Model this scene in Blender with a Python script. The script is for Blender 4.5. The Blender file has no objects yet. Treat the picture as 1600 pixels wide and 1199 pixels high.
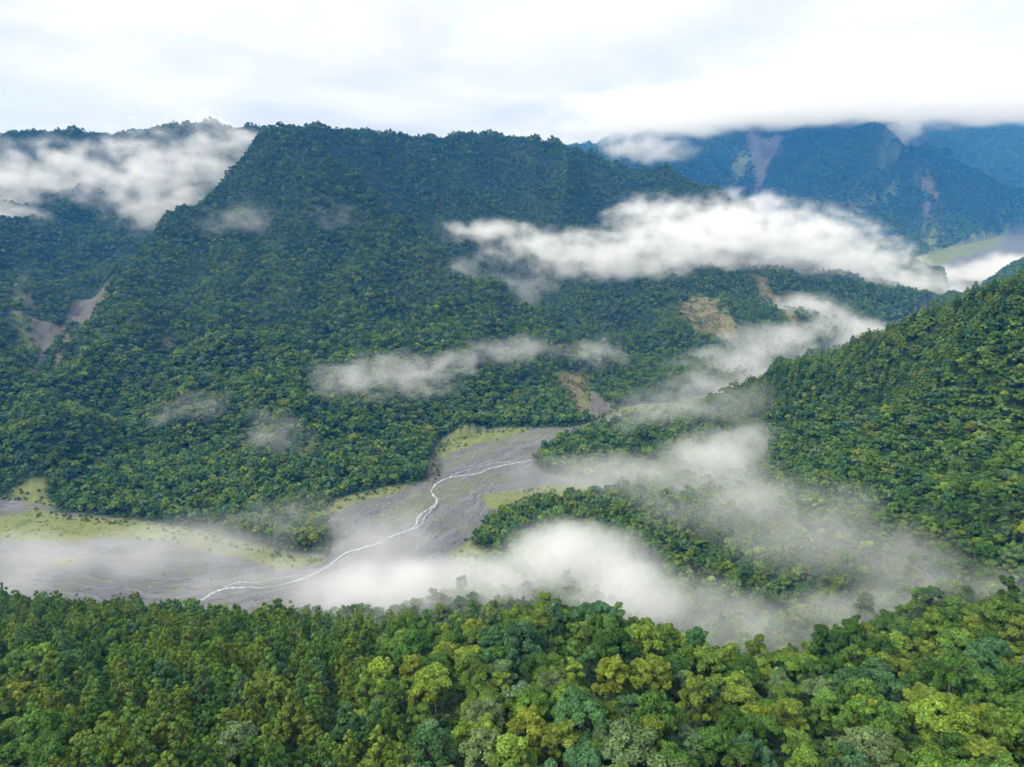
import bpy, math, time
import numpy as np
T0 = time.time()
sc = bpy.context.scene
COL = sc.collection
rng = np.random.default_rng(7)

# ------------------------------------------------------------------ camera
HC, PITCH, FPX = 400.0, math.atan(300.0 / 1067.0), 1067.0
cam = bpy.data.cameras.new('camera')
cam.sensor_width = 36.0
cam.lens = 36.0 * FPX / 1600.0
cam.clip_start, cam.clip_end = 1.0, 40000.0
cam_o = bpy.data.objects.new('camera', cam)
COL.objects.link(cam_o)
cam_o.location = (0, 0, HC)
cam_o.rotation_euler = (math.pi / 2 - PITCH, 0, 0)
sc.camera = cam_o

# ------------------------------------------------------------------ sky, sun, exposure
SUN_EL, SUN_AZ = math.radians(44), math.radians(238)
world = bpy.data.worlds.new('World')
sc.world = world
world.use_nodes = True
wn, wl = world.node_tree.nodes, world.node_tree.links
wn.clear()
w_out = wn.new('ShaderNodeOutputWorld')
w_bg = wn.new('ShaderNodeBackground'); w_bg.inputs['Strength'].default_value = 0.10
w_sky = wn.new('ShaderNodeTexSky'); w_sky.sky_type = 'NISHITA'; w_sky.sun_disc = False
w_sky.sun_elevation = SUN_EL; w_sky.sun_rotation = SUN_AZ
w_tc = wn.new('ShaderNodeTexCoord')
w_sep = wn.new('ShaderNodeSeparateXYZ')
w_z = wn.new('ShaderNodeMath'); w_z.operation = 'MAXIMUM'; w_z.inputs[1].default_value = 0.0
w_za = wn.new('ShaderNodeMath'); w_za.operation = 'ADD'; w_za.inputs[1].default_value = 0.16
w_comb = wn.new('ShaderNodeCombineXYZ')
w_dx = wn.new('ShaderNodeMath'); w_dx.operation = 'DIVIDE'
w_dy = wn.new('ShaderNodeMath'); w_dy.operation = 'DIVIDE'
w_n = wn.new('ShaderNodeTexNoise'); w_n.inputs['Scale'].default_value = 1.1; w_n.inputs['Detail'].default_value = 6.0
w_n.inputs['Roughness'].default_value = 0.52; w_n.inputs['Distortion'].default_value = 0.35
w_ramp = wn.new('ShaderNodeValToRGB')
w_ramp.color_ramp.elements[0].position = 0.32; w_ramp.color_ramp.elements[0].color = (0.70, 0.705, 0.715, 1)
w_ramp.color_ramp.elements[1].position = 0.62; w_ramp.color_ramp.elements[1].color = (1.0, 1.0, 1.0, 1)
w_sc = wn.new('ShaderNodeMix'); w_sc.data_type = 'RGBA'; w_sc.blend_type = 'MULTIPLY'; w_sc.inputs['Factor'].default_value = 1.0
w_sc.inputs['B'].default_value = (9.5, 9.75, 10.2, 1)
w_mix = wn.new('ShaderNodeMix'); w_mix.data_type = 'RGBA'; w_mix.inputs['Factor'].default_value = 0.96
wl.new(w_tc.outputs['Generated'], w_sep.inputs[0])
wl.new(w_sep.outputs['Z'], w_z.inputs[0]); wl.new(w_z.outputs[0], w_za.inputs[0])
wl.new(w_sep.outputs['X'], w_dx.inputs[0]); wl.new(w_za.outputs[0], w_dx.inputs[1])
wl.new(w_sep.outputs['Y'], w_dy.inputs[0]); wl.new(w_za.outputs[0], w_dy.inputs[1])
wl.new(w_dx.outputs[0], w_comb.inputs['X']); wl.new(w_dy.outputs[0], w_comb.inputs['Y'])
wl.new(w_comb.outputs[0], w_n.inputs['Vector'])
wl.new(w_n.outputs['Fac'], w_ramp.inputs[0])
wl.new(w_ramp.outputs[0], w_sc.inputs['A'])
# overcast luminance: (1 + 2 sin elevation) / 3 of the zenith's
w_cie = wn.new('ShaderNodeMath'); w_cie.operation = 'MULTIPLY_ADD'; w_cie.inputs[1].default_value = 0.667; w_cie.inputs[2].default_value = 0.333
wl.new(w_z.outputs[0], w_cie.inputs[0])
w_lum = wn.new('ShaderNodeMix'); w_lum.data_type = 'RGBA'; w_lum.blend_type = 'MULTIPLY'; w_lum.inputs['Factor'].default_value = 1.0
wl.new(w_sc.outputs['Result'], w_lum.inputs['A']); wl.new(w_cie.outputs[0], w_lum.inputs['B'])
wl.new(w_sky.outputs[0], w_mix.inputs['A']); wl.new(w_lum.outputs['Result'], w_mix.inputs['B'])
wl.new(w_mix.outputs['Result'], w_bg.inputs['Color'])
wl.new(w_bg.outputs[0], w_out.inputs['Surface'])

sun = bpy.data.lights.new('sun', 'SUN')
sun.energy = 1.5; sun.angle = math.radians(12); sun.color = (1.0, 0.995, 0.985)
sun_o = bpy.data.objects.new('sun', sun); COL.objects.link(sun_o)
sun_o.location = (0, 0, 3000)
sun_o.rotation_euler = (math.pi / 2 - SUN_EL, 0, math.pi - SUN_AZ)

sc.view_settings.view_transform = 'Standard'
sc.view_settings.look = 'None'
sc.view_settings.gamma = 1.0
sc.view_settings.use_curve_mapping = False
sc.view_settings.exposure = 1.28

sc.render.engine = 'CYCLES'
cy = sc.cycles
cy.max_bounces = 16; cy.diffuse_bounces = 3; cy.glossy_bounces = 1; cy.transmission_bounces = 2
cy.transparent_max_bounces = 8; cy.volume_bounces = 14
cy.use_adaptive_sampling = True; cy.adaptive_threshold = 0.02
cy.use_denoising = True
cy.volume_max_steps = 512
cy.caustics_reflective = False; cy.caustics_refractive = False

# ------------------------------------------------------------------ helpers: picture ray <-> world
SP, CP = math.sin(PITCH), math.cos(PITCH)
def slope(py):
    v = (599.5 - py) / FPX
    return (-SP + v * CP) / (CP + v * SP)
def xdir(px, py):
    v = (599.5 - py) / FPX
    return ((px - 800.0) / FPX) / (CP + v * SP)
def P(px, py, Y, dz=0.0):
    return (xdir(px, py) * Y, Y, HC + slope(py) * Y + dz)
GR = 0.02
def river_z(y):
    return GR * (np.maximum(np.asarray(y, float), 300.0) - 700.0)
def R(px, py):                       # point of the river plane
    Y = (HC + 700 * GR) / (GR - slope(py))
    return (xdir(px, py) * Y, Y, GR * (Y - 700))
def proj(x, y, z):                   # world -> photograph pixels
    d = np.maximum(y * CP - (z - HC) * SP, 1e-3)
    u = x / d
    v = (y * SP + (z - HC) * CP) / d
    return 800 + u * FPX, 599.5 - v * FPX, d

# ------------------------------------------------------------------ noise (numpy, world space)
def vnoise(x, y, seed):
    xi, yi = np.floor(x).astype(np.int64), np.floor(y).astype(np.int64)
    fx, fy = x - xi, y - yi
    fx, fy = fx * fx * fx * (fx * (fx * 6 - 15) + 10), fy * fy * fy * (fy * (fy * 6 - 15) + 10)
    def h(a, b):
        n = (a * 374761393 + b * 668265263 + seed * 974634777) & 0xffffffff
        n = ((n ^ (n >> 13)) * 1274126177) & 0xffffffff
        return ((n ^ (n >> 16)) & 0xffff) / 65535.0
    return (h(xi, yi) * (1 - fx) + h(xi + 1, yi) * fx) * (1 - fy) + (h(xi, yi + 1) * (1 - fx) + h(xi + 1, yi + 1) * fx) * fy
def fbm(x, y, scale, octs=4, seed=0, ridged=False):
    a, s, t = 1.0, 0.0, 0.0
    for k in range(octs):
        n = vnoise(x / scale * 2 ** k + 17.3 * k, y / scale * 2 ** k - 9.1 * k, seed + k)
        if ridged: n = 1 - np.abs(2 * n - 1)
        s = s + a * n; t += a; a *= 0.5
    return s / t
def smooth(a, b, x):
    t = np.clip((x - a) / (b - a), 0, 1)
    return t * t * (3 - 2 * t)
def poly_sd(poly, x, y):             # signed distance to a polygon, negative inside
    poly = np.asarray(poly, float)
    d = np.full(x.shape, 1e18); inside = np.zeros(x.shape, bool)
    for (ax, ay), (bx, by) in zip(poly, np.roll(poly, -1, 0)):
        ex, ey = bx - ax, by - ay
        t = np.clip(((x - ax) * ex + (y - ay) * ey) / max(ex * ex + ey * ey, 1e-9), 0, 1)
        d = np.minimum(d, (x - ax - t * ex) ** 2 + (y - ay - t * ey) ** 2)
        if ay != by:
            c = ((ay > y) != (by > y)) & (x < (bx - ax) * (y - ay) / (by - ay) + ax)
            inside ^= c
    d = np.sqrt(d)
    return np.where(inside, -d, d)

# ------------------------------------------------------------------ terrain control lines (real distances along the valley)
ctrl = []
def pts(*a, dz=-9.0):
    for p in a: ctrl.append(P(*p, dz=dz))
def line(*a, dz=-9.0, step=90.0):
    w = [np.array(P(*p, dz=dz)) for p in a]
    for p, q in zip(w[:-1], w[1:]):
        n = max(1, int(np.linalg.norm(q - p) / step))
        for k in range(n): ctrl.append(tuple(p + (q - p) * k / n))
    ctrl.append(tuple(w[-1]))
def zline(*a, step=90.0):            # (px, Y, z): x measured at that distance
    w = []
    for px, Y, z in a:
        c = Y * CP - (z - HC) * SP
        w.append(np.array(((px - 800) / FPX * c, Y, z)))
    for p, q in zip(w[:-1], w[1:]):
        n = max(1, int(np.linalg.norm(q - p) / step))
        for k in range(n): ctrl.append(tuple(p + (q - p) * k / n))
    ctrl.append(tuple(w[-1]))

north = [(-260, 800), (0, 783), (70, 780), (88, 801), (150, 807), (250, 819), (330, 833), (400, 851), (470, 866), (514, 867), (521, 850), (508, 803),
         (520, 786), (560, 771), (640, 757), (683, 751), (677, 715), (690, 690), (760, 672), (830, 670), (900, 667), (925, 661), (946, 649), (985, 639),
         (1050, 635), (1120, 612), (1200, 581), (1290, 546), (1350, 522), (1420, 499), (1488, 466), (1470, 425), (1425, 404), (1480, 388), (1560, 369), (1640, 360), (1800, 350)]
south = [(1900, 376), (1750, 388), (1620, 425), (1500, 474), (1400, 512), (1300, 547), (1200, 592), (1100, 640), (1000, 657), (930, 676), (870, 689), (836, 710),
         (833, 722), (850, 738), (900, 747), (985, 762), (940, 778), (880, 786), (830, 786), (762, 813), (730, 850), (733, 880), (720, 930), (600, 968), (450, 968), (200, 968), (-260, 968)]
bed_poly = [R(*p)[:2] for p in north + south]
for p in north + south: ctrl.append(R(*p))

# main mountain: front ridge from the nose by the river up to the summit, then the crest
line((912, 652, 1185), (872, 585, 1310), (822, 528, 1390), (760, 475, 1490), (700, 420, 1610), (620, 350, 1790), (550, 285, 1970), (490, 222, 2160), (440, 198, 2270))
line((440, 198, 2270), (520, 206, 2420), (640, 214, 2650), (780, 212, 2800), (830, 219, 2850), (900, 240, 2900), (960, 255, 2950), (1060, 281, 2950), (1120, 299, 2900), (1180, 328, 2800), (1235, 372, 2650), step=45.0)
for px_ in range(836, 950, 14):        # the crest dips evenly here
    py_ = float(np.interp(px_, [830, 900, 960], [221, 241, 256]))
    pts((px_, py_ + 7, 2760), (px_, py_ + 9, 3000), (px_, py_ + 22, 3120), dz=-12)
# its silhouette towards the left valley
line((440, 198, 2270), (415, 204, 2260), (388, 242, 2200), (360, 283, 2140), (300, 326, 1960), (250, 366, 1820), (205, 424, 1600), (178, 470, 1430), (150, 530, 1250), (135, 590, 1110), (140, 650, 985), (115, 730, 890))
def behind(*a, back=150.0, drop=70.0):      # the far side of a crest falls away out of sight
    w = [np.array(a[0], float)]
    for p, q in zip(a[:-1], a[1:]):
        p, q = np.array(p, float), np.array(q, float)
        m = max(1, int(abs(q[0] - p[0]) / 45)); w += [p + (q - p) * (k + 1) / m for k in range(m)]
    for px_, py_, Y_ in w:
        for t in (1.0, 2.6): ctrl.append(tuple(np.array(P(px_, py_, Y_ + back * t)) + (0, 0, -drop * t)))
behind((425, 198, 2270), (440, 198, 2270), (520, 206, 2420), (640, 214, 2650), (780, 212, 2800), (830, 219, 2850), (900, 240, 2900), (960, 255, 2950), (1060, 281, 2950), (1120, 299, 2900), (1180, 328, 2800))
behind((-300, 240, 3050), (0, 223, 2950), (60, 220, 2950), (120, 214, 2950), (200, 204, 2900), (280, 199, 2850), (340, 192, 2800), (390, 196, 2760), (430, 212, 2760))
behind((1600, 432, 720), (1500, 470, 800), (1420, 502, 880), (1290, 557, 990), (1200, 587, 1050), back=60, drop=30)
# near face
# spurs stand out of the near face, gullies are cut into it
line((495, 845, 770), (455, 770, 850), (425, 690, 950), (420, 600, 1080), (440, 480, 1410), (445, 380, 1740), (440, 280, 2050), dz=-2)
line((600, 630, 1080), (600, 540, 1260), (585, 450, 1540), (555, 360, 1830), dz=-2)
line((300, 660, 1000), (300, 560, 1180), (330, 460, 1500), (370, 360, 1860), dz=-2)
line((760, 640, 1080), (740, 560, 1240), (690, 480, 1470), dz=-4)
for g_line in ([(560, 770, 870), (545, 700, 950), (535, 600, 1110), (525, 510, 1330), (515, 400, 1720)], [(380, 790, 850), (365, 680, 970), (360, 570, 1150), (385, 460, 1480), (410, 350, 1870)],
               [(220, 790, 845), (215, 690, 950), (235, 590, 1120), (262, 490, 1420), (300, 400, 1750)], [(705, 660, 1010), (680, 580, 1180), (655, 500, 1400), (620, 420, 1650)], [(840, 655, 1130), (810, 590, 1250), (780, 540, 1360)]):
    line(*g_line, dz=-44, step=120.0)
line((676, 735, 915), (640, 690, 975), (600, 630, 1080))
line((340, 810, 830), (330, 740, 900), (300, 660, 1000), dz=-2)
# ravine behind the front ridge and the back face
zline((540, 2330, 360), (620, 2180, 235), (700, 2010, 150), (775, 1830, 105), (850, 1690, 70), (925, 1560, 45), (1010, 1400, 18))
line((850, 222, 2870), (850, 290, 2620), (900, 360, 2380), (950, 400, 2250))
line((700, 216, 2730), (680, 280, 2480), (720, 330, 2360), (790, 385, 2200))
line((1010, 270, 2930), (1000, 320, 2650), (1040, 370, 2450))
zline((790, 2650, 400), (830, 2400, 245), (870, 2150, 170), (900, 1950, 120))
zline((1380, 2600, 60), (1450, 2700, 46))
zline((1290, 2500, 95), (1400, 2400, 60))
zline((980, 2700, 330), (985, 2450, 225), (970, 2200, 130), (960, 2000, 100))
# low wooded hills under the long cloud
line((960, 470, 1900), (1000, 432, 2100), (1080, 440, 2050), (1130, 428, 2050), (1180, 428, 2060), (1250, 440, 2100), (1330, 446, 2150), (1420, 453, 2200), (1488, 461, 2250))
line((1130, 428, 2050), (1100, 470, 1850), (1085, 500, 1700), (1070, 560, 1500))
line((1190, 430, 2060), (1190, 480, 1850), (1200, 530, 1640))
line((940, 520, 1620), (980, 560, 1480), (1010, 610, 1330))
line((1300, 447, 2130), (1320, 480, 1980))
# left mountain and the gully between
line((-300, 240, 3050), (0, 223, 2950), (60, 220, 2950), (120, 214, 2950), (200, 204, 2900), (280, 199, 2850), (340, 192, 2800), (390, 196, 2760), (440, 215, 2760))
pts((-100, 350, 2250), (0, 350, 2200), (100, 390, 2050), (200, 320, 2450), (0, 450, 1700), (100, 300, 2500), (300, 260, 2620))
zline((400, 2450, 440), (330, 2250, 330), (250, 2080, 250), (170, 1760, 150), (112, 1480, 104), (54, 1220, 70), (66, 1130, 60), (115, 1060, 52), (155, 1010, 44), (120, 900, 22), (85, 850, 4))
line((45, 440, 1640), (50, 520, 1380), (60, 575, 1210), dz=-4)
line((-150, 500, 1330), (0, 555, 1060), (60, 612, 970), (105, 655, 905), (98, 720, 868), dz=-7)
pts((0, 680, 960), (-150, 640, 1000), (-250, 700, 900))
# far mountains behind the upper river
line((1345, 175, 6000), (1392, 197, 5850), (1430, 226, 5750), (1500, 257, 5700), (1560, 284, 5750), (1640, 312, 5900), (1800, 325, 6100), dz=-14)
line((1345, 175, 6000), (1330, 240, 5400), (1340, 300, 4900), (1370, 370, 4300), dz=-14)
line((890, 236, 5500), (950, 228, 6000), (1050, 214, 6400), (1110, 195, 6700), (1200, 165, 7000), (1345, 140, 7300), (1420, 190, 7400), (1470, 165, 8300), (1600, 130, 9000), (1800, 120, 9400), dz=-14)
line((1110, 200, 6700), (1110, 260, 5900), (1100, 320, 5200), dz=-14)
line((1250, 190, 6600), (1230, 260, 5800), (1240, 330, 4900), dz=-14)
zline((1200, 6500, 900), (1185, 5600, 500), (1170, 4900, 260), (1160, 4300, 190), (1200, 3700, 140))
line((1420, 235, 6900), (1480, 262, 6700), (1560, 292, 6700), (1640, 312, 6800), dz=-230)
zline((900, 4200, 250), (1000, 4400, 260), (1250, 3300, 90), (1350, 3000, 60), (1100, 3600, 180))
# right hill, upper and lower spur
line((1900, 345, 560), (1750, 382, 640), (1600, 432, 720), (1500, 470, 800), (1420, 502, 880), (1290, 557, 990), (1200, 587, 1050), (1160, 602, 1070), (1100, 630, 1080), (1000, 655, 1080), (940, 671, 1060), (880, 690, 1015), (842, 713, 980), dz=-10)
pts((1250, 760, 700), (1400, 800, 540), (1450, 700, 620), (1400, 600, 800), (1300, 620, 880), (1580, 600, 600), (1580, 750, 450), (1560, 860, 400), (1750, 800, 380), (1750, 600, 520),
    (1230, 690, 850), (1150, 680, 960), (1480, 880, 415), dz=-15)
zline((1000, 870, 5), (1100, 860, 14), (1180, 840, 30), (1250, 800, 60))
line((770, 818, 785), (800, 806, 790), (900, 788, 780), (1000, 778, 760), (1100, 776, 740), (1200, 790, 690), (1280, 800, 640), (1350, 830, 560), (1450, 850, 470), dz=-12)
pts((1000, 850, 680), (1100, 880, 635), (1180, 940, 555), (900, 860, 700))
zline((760, 660, 2), (900, 620, 6), (1050, 575, 14), (1150, 520, 32), (1250, 470, 70), (1350, 420, 115), (1450, 370, 160))
zline((1900, 1000, 210), (1600, 1030, 120), (1500, 1130, 95), (1300, 1260, 50), (1150, 1330, 20))
# foreground slope: crest, face, and the drop to the river
line((-300, 905, 540), (0, 925, 460), (150, 940, 430), (300, 952, 400), (430, 960, 375), (560, 970, 340), (660, 980, 312), (740, 966, 300), (860, 948, 288), (960, 952, 280), (1030, 982, 266), (1090, 1006, 254),
     (1180, 1030, 245), (1230, 1020, 246), (1300, 998, 250), (1400, 974, 255), (1500, 940, 265), (1600, 930, 272), (1750, 915, 285), (1950, 900, 310), dz=-15)
pts((0, 1060, 262), (430, 1075, 228), (800, 1075, 195), (1180, 1095, 186), (1600, 1075, 190), (200, 1199, 155), (0, 1199, 160), (800, 1199, 140), (1600, 1199, 135), (-300, 1060, 300), (1900, 1060, 215), dz=-11)
for x, y, z in ((0, 0, 288), (-160, 0, 272), (170, 0, 296), (0, -200, 310), (-500, 0, 190), (-500, -200, 220), (500, 0, 330), (500, -200, 350), (320, 150, 285), (520, 250, 300)): ctrl.append((x, y, z))
zline((-300, 590, 5), (0, 545, 12), (430, 500, 25), (660, 450, 48), (860, 410, 82), (1000, 380, 92), (1180, 335, 108), (1300, 325, 126), (1400, 335, 130))
zline((1430, 345, 132), (1510, 345, 142), (1600, 350, 158))
zline((860, 470, 40), (1000, 455, 42), (1180, 420, 48), (1300, 410, 66), (1400, 410, 88))
zline((1100, 520, 14), (1250, 490, 34), (1350, 470, 62))
zline((-300, 640, -3), (200, 585, 2), (450, 575, 2), (700, 560, 12), (860, 520, 25))
for x, y, z in ((-11500, 12000, 0), (-5000, 12000, 100), (-9000, 9000, 50), (-5500, 6500, 100), (-3600, 4200, 250), (-4200, 3200, 350), (-3600, 2000, 300), (-3000, 1200, 150), (0, 12000, 500), (4000, 12500, 900), (9500, 12000, 1100), (-3000, 5000, 300), (-1500, 4500, 380), (0, 4600, 400), (-6500, 8000, 100),
                (7000, 7000, 1000), (3900, 4300, 250), (2500, 2600, 330), (1600, 1500, 200), (1250, 1400, 130), (1300, 900, 300), (1700, 2200, 180), (1050, 1150, 170), (-1500, 1500, 420), (-1200, 800, 250), (-900, 300, 60), (5500, 5000, 700),
                (-3000, 3000, 560), (0, 9000, 500), (-1000, 7000, 420), (-600, 3700, 420), (300, 3600, 400), (4300, 9000, 1250), (3000, 8800, 1150)): ctrl.append((x, y, z))
ctrl = np.array(ctrl)
_k = np.round(ctrl[:, :2] / 12).astype(int)
_, _ix = np.unique(_k, axis=0, return_index=True)
ctrl = ctrl[np.sort(_ix)]
def relief(x, y, sdb):
    rel = smooth(15, 320, sdb)
    amp = np.clip(y / 1500, 0.25, 3.0)
    wx = x + 60 * (fbm(x, y, 300, 3, 91) - 0.5) * amp; wy = y + 60 * (fbm(x, y, 300, 3, 57) - 0.5) * amp
    r1 = (fbm(wx, wy, 820, 2, 15, True) - 0.55) * 190 + (fbm(wx, wy, 380, 3, 5, True) - 0.55) * 230 + (fbm(wx, wy, 150, 3, 21, True) - 0.55) * 36
    far_ = ((fbm(wx, wy, 1000, 5, 31, True) - 0.55) * 380 + (fbm(wx, wy, 420, 3, 37, True) - 0.55) * 120) * smooth(3600, 5500, y)
    return (r1 * (0.16 + 0.84 * smooth(350, 1150, y)) + far_) * rel
ctrl[:, 2] -= relief(ctrl[:, 0], ctrl[:, 1], poly_sd(bed_poly, ctrl[:, 0], ctrl[:, 1]))
def _pair(ax, ay, bx, by):
    return np.sqrt((ax[:, None] - bx) ** 2 + (ay[:, None] - by) ** 2 + 16.0)
_n = len(ctrl)
_A = np.zeros((_n + 3, _n + 3))
_A[:_n, :_n] = _pair(ctrl[:, 0], ctrl[:, 1], ctrl[:, 0], ctrl[:, 1]) + np.eye(_n) * 2.0 * -1
_A[:_n, _n] = 1; _A[:_n, _n + 1] = ctrl[:, 0] / 1e3; _A[:_n, _n + 2] = ctrl[:, 1] / 1e3
_A[_n:, :_n] = _A[:_n, _n:].T
_w = np.linalg.solve(_A, np.concatenate([ctrl[:, 2], [0, 0, 0]]))
def rbf(x, y):
    out = np.empty(x.size); xf, yf = x.ravel().astype(np.float32), y.ravel().astype(np.float32)
    cx, cy_, w = ctrl[:, 0].astype(np.float32), ctrl[:, 1].astype(np.float32), _w[:_n].astype(np.float32)
    for i in range(0, x.size, 20000):
        out[i:i + 20000] = _pair(xf[i:i + 20000], yf[i:i + 20000], cx, cy_) @ w
    return (out + _w[_n] + _w[_n + 1] * x.ravel() / 1e3 + _w[_n + 2] * y.ravel() / 1e3).reshape(x.shape)

# grid: rows get wider apart with distance, columns fan out with them
NC, NR = 420, 620
yr = np.concatenate([np.linspace(-300, 60, 25)[:-1], np.geomspace(60.0, 12500.0, NR - 24)])
half = np.maximum(yr, 0) * 0.92 + 320.0
tcol = np.linspace(-1, 1, NC)
GX = half[:, None] * tcol[None, :]
GY = np.repeat(yr[:, None], NC, 1)
base = rbf(GX, GY)
sd_bed = poly_sd(bed_poly, GX, GY)
rz = river_z(GY)
GZ = base + relief(GX, GY, sd_bed)
GZ = np.where(sd_bed < 0, rz + (fbm(GX, GY, 60, 3, 3) - 0.5) * 1.6 * smooth(0, 25, -sd_bed),
              np.maximum(GZ, rz + 0.4 + 0.12 * np.clip(sd_bed, 0, 90) * smooth(0, 60, sd_bed)))

_logy = np.arange(len(yr))
def ground(x, y):
    x, y = np.asarray(x, float), np.asarray(y, float)
    r = np.clip(np.interp(y, yr, _logy), 0, len(yr) - 1.001)
    h = np.maximum(y, 0) * 0.92 + 320.0
    c = np.clip((x / h + 1) / 2 * (NC - 1), 0, NC - 1.001)
    ri, ci = r.astype(int), c.astype(int); fr, fc = r - ri, c - ci
    return (GZ[ri, ci] * (1 - fc) + GZ[ri, ci + 1] * fc) * (1 - fr) + (GZ[ri + 1, ci] * (1 - fc) + GZ[ri + 1, ci + 1] * fc) * fr
def seen(x, y, z, margin=0.0):       # True where the ground does not stand between the camera and (x, y, z + margin)
    ok = np.ones(x.shape, bool)
    for t in np.concatenate([np.linspace(0.04, 0.6, 34), np.linspace(0.62, 0.985, 46)]):
        ok &= ground(x * t, y * t) <= HC + (z + margin - HC) * t
    return ok
def hit(px, py, canopy=0.0):         # where the picture ray meets the ground
    t = np.geomspace(60, 11000, 3000)
    g = ground(xdir(px, py) * t, t) + canopy - (HC + slope(py) * t)
    i = np.argmax(g > 0)
    if not (g > 0).any(): return None
    return xdir(px, py) * t[i], t[i]

# bare ground, in plan
def plan(poly):
    q = [hit(*p) for p in poly]
    return [p for p in q if p]
grey_scars = [
    [(160, 442), (176, 436), (150, 480), (115, 512), (80, 548), (64, 600), (40, 598), (34, 570), (60, 540), (100, 505)],
    [(45, 440), (56, 438), (60, 490), (70, 548), (50, 550), (40, 500)],
    [(150, 650), (175, 640), (176, 668), (160, 690), (150, 672)],
    [(918, 605), (940, 615), (962, 645), (925, 660), (915, 640)],
    [(1440, 300), (1458, 290), (1462, 330), (1450, 365), (1466, 392), (1452, 395), (1438, 355)],
    [(1165, 212), (1230, 205), (1210, 250), (1188, 302), (1176, 300), (1172, 255)],
    [(664, 708), (696, 722), (698, 752), (664, 758)],
    [(1318, 330), (1330, 290), (1345, 288), (1332, 330)],
    [(125, 712), (148, 700), (146, 712), (128, 724)]]
soil_scars = [
    [(872, 583), (905, 581), (918, 605), (916, 650), (905, 656), (890, 630)],
    [(1052, 488), (1085, 464), (1104, 470), (1152, 530), (1130, 536), (1090, 515)],
    [(1170, 430), (1200, 436), (1250, 500), (1244, 522), (1215, 490), (1185, 455)],
    [(178, 618), (198, 608), (190, 640), (175, 645)],
    [(255, 528), (278, 518), (272, 540), (258, 541)],
    [(178, 438), (166, 468), (128, 516), (96, 552), (78, 590), (66, 590), (92, 545), (130, 500)],
    [(1424, 280), (1456, 279), (1470, 318), (1440, 300)]]
moss_scars = [
    [(1318, 348), (1340, 325), (1390, 287), (1398, 292), (1352, 326)],
    [(1376, 246), (1396, 222), (1403, 226), (1388, 243)],
    [(1440, 380), (1452, 350), (1472, 340), (1466, 372), (1482, 392), (1450, 398)],
    [(1160, 235), (1176, 240), (1150, 300), (1120, 300), (1140, 270)],
    [(20, 430), (45, 425), (40, 480), (60, 560), (30, 560), (20, 500)],
    [(872, 583), (915, 580), (940, 612), (970, 648), (905, 660), (880, 625)],
    [(1045, 490), (1085, 458), (1110, 466), (1160, 530), (1130, 542), (1085, 522)]]
grass_polys = [
    [(-60, 815), (60, 797), (90, 803), (160, 809), (250, 820), (330, 834), (400, 852), (470, 868), (520, 869), (500, 881), (430, 889), (380, 872), (280, 852), (180, 840), (100, 852), (0, 840), (-60, 845)],
    [(676, 705), (692, 688), (760, 671), (830, 669), (800, 681), (740, 697), (690, 713)],
    [(508, 800), (520, 784), (560, 770), (640, 756), (636, 764), (560, 786), (514, 805)],
    [(752, 775), (790, 765), (870, 758), (985, 762), (900, 790), (820, 786), (762, 798)],
    [(712, 862), (735, 845), (765, 880), (740, 892), (715, 884)],
    [(80, 876), (100, 870), (122, 876), (100, 884)],
    [(1425, 404), (1480, 388), (1575, 366), (1566, 384), (1500, 402), (1450, 422)],
    [(955, 640), (1000, 634), (1055, 628), (1055, 634), (1000, 641), (960, 648)],
    [(20, 778), (75, 768), (88, 790), (50, 786)]]
sparse_polys = [[(688, 735), (740, 700), (850, 672), (860, 680), (790, 702), (740, 722)], [(560, 830), (640, 770), (760, 745), (740, 770), (640, 815)]]
grass_w = [[R(*p)[:2] for p in g] for g in grass_polys]
sparse_w = [[R(*p)[:2] for p in g] for g in sparse_polys]
grey_w, soil_w, moss_w = [[plan(p) for p in L] for L in (grey_scars, soil_scars, moss_scars)]
def mask(polys, x, y, soft, wob=0.0, thin=0.0):
    m = np.zeros(x.shape)
    n = (fbm(x, y, 28, 3, 77) - 0.5) * 2
    for q in polys:
        if len(q) < 3: continue
        q = np.asarray(q); pad = 60
        s = (x > q[:, 0].min() - pad) & (x < q[:, 0].max() + pad) & (y > q[:, 1].min() - pad) & (y < q[:, 1].max() + pad)
        if s.any():
            dist = np.maximum(y[s] / 1100.0, 0.8)
            m[s] = np.maximum(m[s], 1 - smooth(-soft * 0.5, soft * 0.5, poly_sd(q, x[s], y[s]) / dist + wob * n[s] + thin))
    return m
def surf_masks(x, y):
    sb = poly_sd(bed_poly, x, y)
    bed = 1 - smooth(-3, 4, sb)
    return bed, mask(grass_w, x, y, 7, 9), mask(grey_w, x, y, 7, 8, 4.0), mask(soil_w, x, y, 12, 12), mask(moss_w, x, y, 22, 18), mask(sparse_w, x, y, 30, 14), sb
print('terrain', len(ctrl), round(time.time() - T0, 1))

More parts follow.
